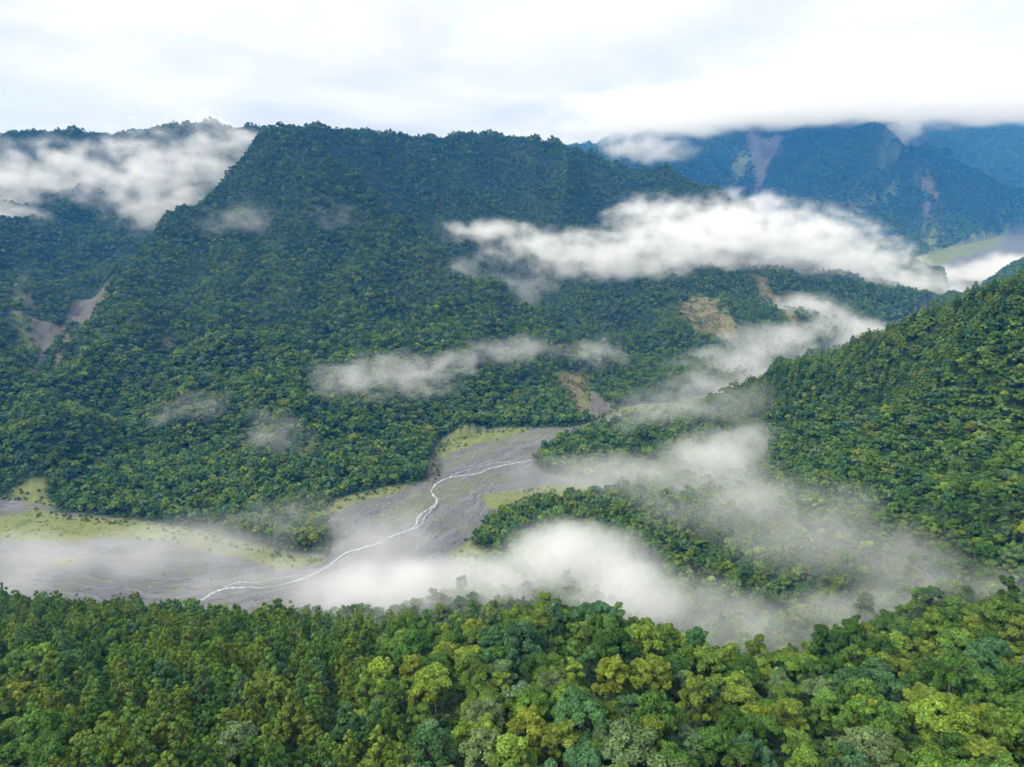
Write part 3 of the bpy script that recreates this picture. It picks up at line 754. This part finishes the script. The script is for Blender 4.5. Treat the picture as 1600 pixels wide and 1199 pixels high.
for h in heroes:
    q = hit(h[0], h[1], canopy=11.0)
    hero_xy.append(q)
hx = np.array([q[0] for q in hero_xy]); hy = np.array([q[1] for q in hero_xy])
dmin = np.sqrt(((TX[:, None] - hx) ** 2 + (TY[:, None] - hy) ** 2).min(1))
k = dmin > np.where(TC, 5.5, 7.5)
TX, TY, TZ, TC = TX[k], TY[k], TZ[k], TC[k]
tint_i = choose_tint(TX, TY, TC)
px, py, dep = proj(TX, TY, TZ + 12)
vis = (px > -10) & (px < 1610) & (py > 0) & (py < 1215) & seen(TX, TY, TZ + 13)
# what neighbouring crowns hide: coarse depth buffer of crown tops
order = np.argsort(dep)
shown = np.zeros(len(TX), bool); buf = np.full((260, 350), 1e9)
rad = np.where(TC, 3.6, 5.4)
for i in order:
    if not vis[i]: continue
    rr = rad[i] / dep[i] * FPX
    x0, x1 = int((px[i] - rr + 80) / 5), int((px[i] + rr + 80) / 5) + 1
    y0, y1 = int((py[i] - rr * .75) / 5), int((py[i] + rr * .95) / 5) + 1
    x0, x1, y0, y1 = max(0, x0), min(350, x1), max(0, y0), min(260, y1)
    if x1 <= x0 or y1 <= y0: continue
    w = buf[y0:y1, x0:x1]
    shown[i] = (w > dep[i]).mean() > 0.3
    w[:] = np.minimum(w, dep[i])
size_px = rad / dep * shown
pick = np.zeros(len(TX), bool)
for c, most in ((False, 300 - len(heroes)), (True, 300)):
    idx = np.nonzero((TC == c) & shown)[0]
    pick[idx[np.argsort(-size_px[idx])[:most]]] = True
print('near trees', len(TX), 'shown', shown.sum(), 'cedars', TC.sum(), 'picked', pick.sum(), round(time.time() - T0, 1))

def make_tree(name, label, cat, meshes, x, y, z, s, rot, tint, group=None, first={}):
    key = (name, id(meshes[0]))
    r = bpy.data.objects.new(name, None); COL.objects.link(r)
    r.empty_display_size = 1.0
    r.location = (x, y, z); r.rotation_euler = (0, 0, rot); r.scale = s
    r['label'] = label; r['category'] = cat
    if group: r['group'] = group
    if key not in first:
        first[key] = [bpy.data.objects.new('crown', meshes[0]), bpy.data.objects.new('trunk', meshes[1])]
        kids = first[key]
    else:
        kids = [c.copy() for c in first[key]]
    for c in kids:
        c.parent = r; COL.objects.link(c)
    kids[0]['tint'] = [float(t) for t in tint]
    return r
def jitter(t): return np.clip(np.asarray(t) * rng.uniform(.84, 1.16) * np.array([rng.uniform(.92, 1.08), 1, rng.uniform(.88, 1.15)]), 0, 1)
for h, (x, y) in zip(heroes, hero_xy):
    m = UMBR if h[3] == 'u' else BROAD[h[3]]
    s = h[4] * 1.2
    make_tree('broadleaf_tree', h[5], 'tree', m, x, y, float(ground(x, y)) - .3, (s, s, s * (1.0 if h[3] == 'u' else .88)), rng.uniform(0, 6.28), TINTS[h[2]])
hpx, hpy, _hd = proj(hx, hy, ground(hx, hy) + 12)
short = ['lime umbrella tree', 'big bright lime tree', 'lime tree under the right ridge', 'light lime tree below the dip', 'mustard yellow tree', 'dark blue green tree', 'round blue green tree',
         'large grey green tree', 'yellow flushed tree', 'big rusty olive tree', 'pale grey green tree', 'golden green tree', 'yellow green ridge tree', 'yellow topped ridge tree', 'flat blue green tree',
         'slim blue green tree', 'small lime tree', 'rounded fresh green tree', 'olive tree with dead twigs', 'olive yellow ridge tree', 'ragged tree over the dip', 'tall olive ridge tree',
         'broad grey green ridge tree', 'dark domed ridge tree', 'fresh green round tree', 'layered blue green tree', 'light shrubby tree', 'pale lime tree']
def whereabouts(px, py):
    j = int(np.argmin((hpx - px) ** 2 + ((hpy - py) * 1.3) ** 2)); dx, dy = px - hpx[j], (py - hpy[j]) * 1.3
    far_ = math.hypot(dx, dy); near_ = 'close ' if far_ < 60 else 'well ' if far_ > 130 else ''
    side = ('right of' if dx > 0 else 'left of') if abs(dx) > abs(dy) else ('below' if dy > 0 else 'above')
    return near_ + side + ' the ' + short[j]
todo = []
for i in np.nonzero(pick)[0]:
    c = TC[i]; s = rng.uniform(.92, 1.32) if c else rng.uniform(.88, 1.38)
    t = TN[tint_i[i]]
    size = ('small ' if s < 1.02 else 'large ' if s > 1.2 else '') if c else ('small ' if s < 1.02 else 'large ' if s > 1.23 else '')
    todo.append((i, c, s, t, size + t + (' cedar ' if c else ' broadleaf tree ') + whereabouts(px[i], py[i])))
from collections import Counter
many = Counter(q[4] for q in todo)
for i, c, s, t, lab in todo:
    m = (CEDAR if c else BROAD)[rng.integers(8 if c else 12)]
    make_tree('cedar_tree' if c else 'broadleaf_tree', lab, 'cedar' if c else 'tree', m, TX[i], TY[i], TZ[i] - .3, (s, s, s * (rng.uniform(.8, 1.3) if c else rng.uniform(.72, 1.12))), rng.uniform(0, 6.28), jitter(TINTS[t]),
              group=(lab.replace(' cedar ', ' cedars ').replace(' tree ', ' trees ', 1) if many[lab] > 1 else 'cedars on the near slope' if c else 'broadleaf trees on the near slope'))

# ------------------------------------------------------------------ the forest that nobody could count
def proto_collection(name, pairs):
    c = bpy.data.collections.new(name)
    for a, b in pairs:
        v1 = np.empty(len(a.vertices) * 3, np.float32); a.vertices.foreach_get('co', v1)
        o = bpy.data.objects.new('crown', a); c.objects.link(o)
    return c
def instance_tree(name, cols):
    g = bpy.data.node_groups.new(name, 'GeometryNodeTree')
    g.interface.new_socket('Geometry', in_out='INPUT', socket_type='NodeSocketGeometry')
    g.interface.new_socket('Geometry', in_out='OUTPUT', socket_type='NodeSocketGeometry')
    n, l = g.nodes, g.links
    gi, go = n.new('NodeGroupInput'), n.new('NodeGroupOutput')
    ci = n.new('GeometryNodeCollectionInfo'); ci.inputs['Collection'].default_value = cols
    ci.inputs['Separate Children'].default_value = True; ci.inputs['Reset Children'].default_value = True
    ip = n.new('GeometryNodeInstanceOnPoints')
    ip.inputs['Pick Instance'].default_value = True
    l.new(gi.outputs[0], ip.inputs['Points']); l.new(ci.outputs[0], ip.inputs['Instance'])
    def attr(nm, ty):
        a = n.new('GeometryNodeInputNamedAttribute'); a.data_type = ty; a.inputs['Name'].default_value = nm
        return a.outputs['Attribute']
    l.new(attr('kind_index', 'INT'), ip.inputs['Instance Index'])
    e = n.new('ShaderNodeCombineXYZ'); l.new(attr('spin', 'FLOAT'), e.inputs['Z'])
    er = n.new('FunctionNodeEulerToRotation'); l.new(e.outputs[0], er.inputs[0]); l.new(er.outputs[0], ip.inputs['Rotation'])
    l.new(attr('size', 'FLOAT_VECTOR'), ip.inputs['Scale'])
    l.new(ip.outputs[0], go.inputs[0])
    return g
def forest(name, label, x, y, z, size, kind, nkinds, tint, pairs):
    me = bpy.data.meshes.new(name); N = len(x)
    me.vertices.add(N); me.vertices.foreach_set('co', np.stack([x, y, z], -1).astype(np.float32).ravel())
    me.attributes.new('kind_index', 'INT', 'POINT').data.foreach_set('value', np.asarray(kind, np.int32))
    me.attributes.new('spin', 'FLOAT', 'POINT').data.foreach_set('value', rng.uniform(0, 6.28, N).astype(np.float32))
    me.attributes.new('size', 'FLOAT_VECTOR', 'POINT').data.foreach_set('vector', np.asarray(size, np.float32).ravel())
    tt = np.concatenate([tint, np.ones((N, 1))], 1).astype(np.float32)
    me.attributes.new('tint', 'FLOAT_COLOR', 'POINT').data.foreach_set('color', tt.ravel())
    me.materials.append(M_LEAF)
    o = link(bpy.data.objects.new(name, me)); o['kind'] = 'stuff'; o['label'] = label
    md = o.modifiers.new('forest', 'NODES'); md.node_group = instance_tree(name, proto_collection(name, pairs))
    return o
def jit_tints(t, n):
    return np.clip(TV[t] * rng.uniform(.8, 1.2, (n, 1)) * np.stack([rng.uniform(.9, 1.08, n), np.ones(n), rng.uniform(.85, 1.2, n)], 1), 0, 1)
def sizes(n, lo, hi):
    s = rng.uniform(lo, hi, n); return np.stack([s, s, s * rng.uniform(.88, 1.18, n)], 1)
# near slope leftovers (behind or below the individual trees)
r_ = ~pick
for c, pr, nk in ((False, BROAD, 12), (True, CEDAR, 8)):
    k = r_ & (TC == c); n = int(k.sum())
    forest('forest', ('cedars' if c else 'broadleaf trees') + ' filling in behind the nearest trees on the near slope', TX[k], TY[k], TZ[k] - .3, sizes(n, .9, 1.3) * np.stack([np.ones(n), np.ones(n), rng.uniform(.7, 1.15, n)], 1), rng.integers(0, nk, n), nk, jit_tints(tint_i[k], n), pr)
# undergrowth between the near trunks
sx, sy, sz = stand(50, 560, 4.2, 2, 9.0)
n = len(sx); st = rng.choice([0, 1, 1, 6], n)
forest('undergrowth', 'shrubs and ferns between the trunks on the near slope', sx, sy, sz - 3.6, np.stack([rng.uniform(.3, .5, n)] * 2 + [rng.uniform(.32, .44, n)], 1), rng.integers(0, 6, n), 6, jit_tints(st, n), MASS_B)
sx, sy, sz = stand(540, 1300, 6.5, 3, 12.0)
n = len(sx); st = rng.choice([0, 0, 1, 1, 6], n)
forest('undergrowth', 'shrub layer under the trees of the right hill and the lower mountain', sx, sy, sz - 3.6, np.stack([rng.uniform(.5, .8, n)] * 2 + [rng.uniform(.40, .55, n)], 1), rng.integers(0, 6, n), 6, jit_tints(st, n), MASS_B)
# right hill, spurs, main and left mountain
for lab, y0, y1, sp in (('broadleaf and cedar forest covering the right hill and the river spurs', 555, 1250, 8.2), ('dense forest covering the mountain faces across the river', 1250, 3300, 9.6)):
    x, y, z = stand(y0, y1, sp, 14, 22)
    k = (y > 560)
    x, y, z = x[k], y[k], z[k]
    ced = is_cedar(x, y); t = choose_tint(x, y, ced)
    hi = fbm(x, y, 400, 3, 71)
    for c, pr in ((False, MASS_B), (True, MASS_C)):
        q = ced == c; n = int(q.sum())
        if not n: continue
        big = sizes(n, .8, 1.4) * (.78 + .6 * fbm(x[q], y[q], 45, 3, 83))[:, None] * np.stack([np.ones(n), np.ones(n), rng.uniform(.75, 1.15, n)], 1) if y0 < 1000 else sizes(n, .70, 1.25) * (.62 + .8 * fbm(x[q], y[q], 70, 3, 84))[:, None] * np.stack([np.ones(n), np.ones(n), rng.uniform(.75, 1.2, n)], 1)
        forest('forest', lab + (' (cedars)' if c else ''), x[q], y[q], z[q] - .8, big, rng.integers(0, len(pr), n), len(pr), jit_tints(t[q], n), pr)
    print('forest', lab[:20], len(x), round(time.time() - T0, 1))
x, y, z = stand(3300, 10500, 17, 18, 30)
n = len(x)
forest('forest', 'far forest on the blue mountains under the cloud', x, y, z - 3.5, sizes(n, .6, 1.3) * (.7 + .6 * fbm(x, y, 120, 3, 85))[:, None], rng.integers(0, 4, n), 4, jit_tints(choose_tint(x, y, np.zeros(n, bool)), n) * rng.uniform(.6, 1.35, (n, 1)), FAR_B)
print('far', n, round(time.time() - T0, 1))
# low shrubs on the grassy river margins
p = scatter(560, 4500, 4.5); x, y = p[:, 0], p[:, 1]
k = (poly_sd(bed_poly, x, y) < 14); x, y = x[k], y[k]
g_ = np.maximum(mask(grass_w, x, y, 7, 9), .35 * mask(sparse_w, x, y, 30, 14))
k = (g_ > rng.uniform(.2, 3.0, x.shape)) & (fbm(x, y, 25, 3, 12) > .45); x, y = x[k], y[k]; z = ground(x, y); n = len(x)
s = rng.uniform(.09, .24, n)
forest('grass', 'pale grass tussocks and low scrub along the river margins', x, y, z - s * 11, np.stack([s * 1.5, s * 1.5, s], 1), rng.integers(0, 6, n), 6, np.array([(.13, .15, .045)]) * rng.uniform(.6, 1.25, (n, 1)), MASS_B)

p = scatter(900, 2700, 3.2); x, y = p[:, 0], p[:, 1]
so_ = np.maximum(mask(soil_w, x, y, 12, 12), mask(moss_w, x, y, 22, 18)); gy_ = mask(grey_w, x, y, 7, 8, 4.0)
k = (so_ > .25) & (gy_ < .4) & (fbm(x, y, 22, 3, 33) > rng.uniform(.36, .62, x.shape)); x, y = x[k], y[k]; n = len(x)
s = rng.uniform(.10, .30, n)
forest('scrub', 'grass clumps and young scrub regrowing over the landslide scars', x, y, ground(x, y) - s * 9, np.stack([s * 1.2, s * 1.2, s], 1), rng.integers(0, 6, n), 6, np.array([(.115, .155, .035)]) * rng.uniform(.45, 1.25, (n, 1)) * np.stack([rng.uniform(.8, 1.35, n), np.ones(n), np.ones(n)], 1), MASS_B)
p = scatter(560, 3200, 6.5); x, y = p[:, 0], p[:, 1]
sb_ = poly_sd(bed_poly, x, y); g_ = mask(grass_w, x, y, 7, 9)
k = (sb_ < 9) & (((sb_ > -16) & (rng.uniform(0, 1, x.shape) < .55)) | (g_ > .6) & (fbm(x, y, 40, 3, 19) > .56) & (rng.uniform(0, 1, x.shape) < .5)) & ((g_ > .3) | (sb_ > -5)); x, y = x[k], y[k]; n = len(x)
s = rng.uniform(.16, .5, n)
forest('shrubs', 'shrubs and young trees where the forest meets the river grass', x, y, ground(x, y) - s * 5, np.stack([s, s, s * .9], 1), rng.integers(0, 6, n), 6, jit_tints(rng.choice([0, 1, 1, 2, 4], n), n), MASS_B)
def rock_mesh(seed):
    r = np.random.default_rng(seed); iv, fi = ico()
    v = iv * (1 + r.uniform(-.28, .28, (len(iv), 1))) * np.array([1, r.uniform(.65, .95), r.uniform(.45, .7)])
    return new_mesh('rock', v, fi, [M_ROCK])
def rock_material():
    m, n, l, o = mat('rock')
    b = n.new('ShaderNodeBsdfPrincipled'); b.inputs['Roughness'].default_value = 0.85
    a = n.new('ShaderNodeAttribute'); a.attribute_type = 'INSTANCER'; a.attribute_name = 'tint'
    tc = n.new('ShaderNodeTexCoord'); f = noise_node(n, l, 2.5, 4, 0.6, tc.outputs['Object'])
    l.new(mixc(n, l, 1.0, a.outputs['Color'], ramp(n, l, f, [(0.3, (0.7, 0.7, 0.7)), (0.7, (1.2, 1.2, 1.2))]), 'MULTIPLY'), b.inputs['Base Color'])
    l.new(b.outputs[0], o.inputs['Surface']); return m
M_ROCK = rock_material()
ROCKS = [(rock_mesh(900 + k), None) for k in range(5)]
p = scatter(560, 1500, 5.0); x, y = p[:, 0], p[:, 1]
k = (poly_sd(bed_poly, x, y) < -4) & (mask(grass_w, x, y, 7, 9) < .4) & (fbm(x, y, 38, 3, 23) + .45 * fbm(x, y, 9, 2, 29) > .78) & (rng.uniform(0, 1, x.shape) < .8); x, y = x[k], y[k]; n = len(x)
s = rng.uniform(.3, 1.0, n) ** 2 * 1.7
c_ = rng.uniform(.10, .30, n)
forest('rubble', 'boulders and cobble bars scattered over the grey riverbed', x, y, ground(x, y), np.stack([s, s, s], 1), rng.integers(0, 5, n), 5, np.stack([c_, c_, c_ * 1.05], 1), ROCKS)
print('rocks', n)

# ------------------------------------------------------------------ air and clouds
def volume_material(name, col, dens, attr=False, aniso=0.0):
    m, n, l, o = mat(name)
    v = n.new('ShaderNodeVolumePrincipled')
    v.inputs['Color'].default_value = (*col, 1); v.inputs['Density'].default_value = dens; v.inputs['Anisotropy'].default_value = aniso
    v.inputs['Absorption Color'].default_value = (1, 1, 1, 1)
    if not attr: v.inputs['Density Attribute'].default_value = ''
    l.new(v.outputs[0], o.inputs['Volume'])
    return m
HAZE_D = 0.000072
def box(name, lo, hi, m):
    v = [(x, y, z) for x in (lo[0], hi[0]) for y in (lo[1], hi[1]) for z in (lo[2], hi[2])]
    f = [(0, 1, 3, 2), (4, 6, 7, 5), (0, 4, 5, 1), (2, 3, 7, 6), (0, 2, 6, 4), (1, 5, 7, 3)]
    return link(bpy.data.objects.new(name, new_mesh(name, v, np.array(f), [m])))
hz = box('haze', (-12500, -700, float(GZ.min()) - 8), (12500, 13200, float(GZ.max()) + 120), volume_material('haze', (0.05, 0.33, 0.95), HAZE_D))
hz['kind'] = 'stuff'; hz['label'] = 'blue mountain haze filling the valley air'

M_CLOUD = volume_material('cloud', (0.975, 0.98, 0.99), 1.0, True)
def cloud(label, blobs, dens, voxel, nscale, k=1.6, gain=1.6, soft=0.8, warp=0.5, flat=1.0, name='cloud', material=None):
    """blobs: (px, py, Y, half width px, half height px, half depth m)"""
    B = []
    for px_, py_, Y, rx, rz_, ry in blobs:
        c = P(px_, py_, Y); d = Y * CP - (c[2] - HC) * SP
        B.append((c, (rx / FPX * d, ry, rz_ / FPX * d)))
    lo = np.min([np.array(c) - np.array(r) * 1.12 for c, r in B], 0); hi = np.max([np.array(c) + np.array(r) * 1.12 for c, r in B], 0)
    g = bpy.data.node_groups.new('cloud_volume', 'GeometryNodeTree')
    g.interface.new_socket('Geometry', in_out='INPUT', socket_type='NodeSocketGeometry')
    g.interface.new_socket('Geometry', in_out='OUTPUT', socket_type='NodeSocketGeometry')
    n, l = g.nodes, g.links
    n.new('NodeGroupInput'); go = n.new('NodeGroupOutput')
    def M(op, a, b=None, c=None):
        return mathn(n, l, op, a, b, c)
    def VM(op, a, b=None, sc_=None):
        m = n.new('ShaderNodeVectorMath'); m.operation = op
        for i_, v in enumerate((a, b)):
            if v is None: continue
            if hasattr(v, 'links'): l.new(v, m.inputs[i_])
            else: m.inputs[i_].default_value = v
        if sc_ is not None: m.inputs['Scale'].default_value = sc_
        return m.outputs['Value'] if op == 'LENGTH' else m.outputs['Vector']
    pos = n.new('GeometryNodeInputPosition').outputs[0]
    sp_ = VM('MULTIPLY', pos, (1.0, 1.0, 1.5 * flat))
    nw = n.new('ShaderNodeTexNoise'); nw.inputs['Scale'].default_value = 0.6 / nscale; nw.inputs['Detail'].default_value = 2.0; l.new(sp_, nw.inputs['Vector'])
    w = VM('SCALE', VM('SUBTRACT', nw.outputs['Color'], (0.5, 0.5, 0.5)), None, warp * nscale * 2)
    wp = VM('ADD', pos, w)
    sh = None
    for c, r in B:
        d = VM('LENGTH', VM('DIVIDE', VM('SUBTRACT', wp, tuple(c)), tuple(r)))
        e = M('SUBTRACT', 1.0, d)
        sh = e if sh is None else M('MAXIMUM', sh, e)
    nt = n.new('ShaderNodeTexNoise'); nt.inputs['Scale'].default_value = 1.0 / nscale; nt.inputs['Detail'].default_value = 6.0; nt.inputs['Roughness'].default_value = 0.65
    l.new(VM('ADD', sp_, w), nt.inputs['Vector'])
    v = M('ADD', M('MULTIPLY', sh, gain), M('MULTIPLY', M('SUBTRACT', nt.outputs['Fac'], 0.5), k * 2))
    # nothing outside the blobs' own bounds
    edge = n.new('ShaderNodeMapRange'); edge.inputs['From Min'].default_value = -0.08; edge.inputs['From Max'].default_value = 0.12; l.new(sh, edge.inputs['Value'])
    mr = n.new('ShaderNodeMapRange'); mr.interpolation_type = 'SMOOTHSTEP'; mr.inputs['From Min'].default_value = 0.0; mr.inputs['From Max'].default_value = soft; l.new(v, mr.inputs['Value'])
    vc = n.new('GeometryNodeVolumeCube')
    l.new(M('MULTIPLY', M('MULTIPLY', mr.outputs[0], edge.outputs[0]), dens), vc.inputs['Density'])
    vc.inputs['Min'].default_value = tuple(lo); vc.inputs['Max'].default_value = tuple(hi)
    for s_, ax in zip(('Resolution X', 'Resolution Y', 'Resolution Z'), range(3)):
        vc.inputs[s_].default_value = int(np.clip((hi - lo)[ax] / voxel, 8, 320))
    smn = n.new('GeometryNodeSetMaterial'); smn.inputs['Material'].default_value = material or M_CLOUD
    l.new(vc.outputs[0], smn.inputs[0]); l.new(smn.outputs[0], go.inputs[0])
    me = bpy.data.meshes.new(name); me.materials.append(material or M_CLOUD)
    o = link(bpy.data.objects.new(name, me)); o['kind'] = 'stuff'; o['label'] = label
    o.modifiers.new('cloud', 'NODES').node_group = g
    return o
cloud('ragged white cloud drifting over the left mountain behind the ridge',
      [(20, 292, 2450, 140, 80, 140), (120, 280, 2450, 150, 70, 140), (235, 275, 2420, 150, 80, 140), (320, 255, 2400, 110, 80, 120), (255, 330, 2300, 100, 55, 120), (10, 350, 2150, 75, 45, 100), (375, 218, 2420, 75, 26, 100)], .0105, 8, 80, 3.2, 1.5, 2.0)
cloud('long white cloud bank lying over the low hills right of the main mountain',
      [(765, 362, 2150, 90, 24, 100), (850, 388, 2100, 115, 40, 120), (950, 402, 2050, 150, 50, 150), (1060, 378, 2100, 150, 64, 170), (1150, 365, 2200, 150, 72, 190), (1250, 382, 2250, 140, 66, 190), (1320, 412, 2300, 130, 52, 180), (1400, 444, 2350, 120, 34, 150), (1015, 335, 2150, 75, 34, 110)], .0125, 8, 58, 3.2, 1.8, 1.9)
cloud('white fog lying on the far riverbed behind the right hill', [(1500, 442, 2900, 100, 30, 240), (1600, 428, 3000, 110, 34, 260), (1470, 470, 2500, 80, 22, 150)], .011, 12, 100, 1.8, 1.9, 1.4)
cloud('pale fog strip in the river valley behind the right hill', [(1130, 590, 1450, 110, 54, 120), (1210, 555, 1600, 120, 50, 140), (1300, 520, 1800, 120, 34, 160), (1250, 480, 1900, 90, 26, 100)], .012, 8, 70, 1.9, 1.9, 1.5)
cloud('thin wisp of cloud on the lower face of the main mountain', [(565, 592, 1080, 95, 42, 70), (640, 588, 1120, 100, 42, 70), (710, 566, 1180, 65, 26, 60)], .010, 4, 40, 3.0, 1.5, 1.9)
cloud('small wisp of cloud beside the nose of the main mountain', [(800, 547, 1260, 95, 26, 60), (930, 553, 1330, 60, 30, 60)], .009, 4, 40, 2.8, 1.5, 1.9)
cloud('small puff of mist on the left of the main mountain', [(320, 635, 1000, 50, 26, 45), (430, 680, 930, 65, 42, 45), (265, 650, 990, 45, 26, 40)], .007, 4, 32, 3.0, 1.4, 2.0)
cloud('faint mist patches in the ravine of the main mountain', [(735, 425, 1640, 70, 30, 60), (820, 450, 1620, 70, 30, 60), (375, 345, 1850, 80, 36, 60), (520, 345, 1850, 60, 26, 60)], .005, 6, 50, 2.8, 1.5, 1.9)
cloud('dense white fog bank filling the river bend behind the near ridge',
      [(890, 890, 615, 160, 76, 70), (770, 925, 595, 190, 62, 62), (660, 935, 590, 180, 66, 66), (975, 935, 555, 125, 70, 60), (560, 935, 590, 130, 46, 60)], .028, 5, 50, 1.1, 2.2, 1.6, name='fog')
cloud('thin fog sheet over the left riverbed', [(280, 872, 690, 220, 58, 80), (60, 885, 680, 220, 52, 75), (400, 915, 630, 200, 48, 70), (610, 862, 690, 130, 66, 60), (10, 925, 560, 90, 40, 50)], .0150, 6, 60, 1.3, 1.8, 1.8, name='fog')
cloud('thin fog drifting down the creek beside the right hill',
      [(930, 742, 850, 180, 44, 60), (1080, 757, 780, 190, 56, 60), (1200, 792, 680, 220, 72, 65), (1320, 842, 570, 220, 88, 65), (1440, 900, 470, 170, 84, 60), (1500, 905, 420, 110, 62, 50), (1130, 712, 880, 140, 54, 60)], .0135, 6, 55, 1.2, 1.8, 2.0, name='fog')
cloud('thin fog lying in the dip behind the near ridge',
      [(1060, 945, 530, 110, 70, 45), (1140, 985, 470, 120, 46, 40), (1230, 985, 440, 110, 40, 40), (1330, 965, 420, 120, 46, 40), (1430, 935, 400, 110, 46, 40), (1510, 912, 375, 95, 34, 34), (1575, 902, 355, 60, 24, 26)], .0130, 5, 42, 1.6, 1.9, 1.7, name='fog')
cloud('bright tongue of fog at the nose of the right hill', [(1130, 715, 870, 105, 54, 60), (1190, 682, 900, 55, 28, 45)], .015, 4, 36, 1.7, 1.8, 1.6, name='fog')
cloud('light mist veiling the spur by the upper river', [(1070, 655, 1030, 150, 68, 60), (1220, 635, 980, 160, 44, 60), (1120, 600, 1250, 110, 40, 60)], .010, 6, 42, 1.9, 1.7, 1.8, name='fog')
cloud('faint mist at the foot of the main mountain nose', [(460, 825, 740, 130, 56, 50)], .008, 5, 36, 1.9, 1.6, 1.8, name='fog')
cloud('faint wisp of mist rising through the near trees', [(520, 1015, 300, 60, 48, 16), (590, 985, 330, 50, 30, 16)], .012, 2, 13, 1.9, 1.6, 1.8, name='fog')
cloud('low white cloud ceiling hiding the tops of the far mountains',
      [(1130, 168, 5300, 300, 24, 1300), (1350, 156, 5300, 330, 30, 1700), (1600, 150, 5300, 340, 32, 1800), (1850, 148, 5300, 340, 32, 1800), (1400, 150, 6300, 420, 30, 1400), (1020, 196, 5300, 170, 20, 500)], .0048, 22, 260, 1.5, 2.4, 1.5, flat=1.6, material=volume_material('cloud_ceiling', (0.90, 0.91, 0.93), 1.0, True))
cloud('small torn cloud in the notch of the far ridge', [(1415, 205, 5500, 44, 30, 160), (1010, 232, 5000, 90, 26, 200)], .006, 18, 110, 2.2, 1.8, 1.6)
print('done', round(time.time() - T0, 1))
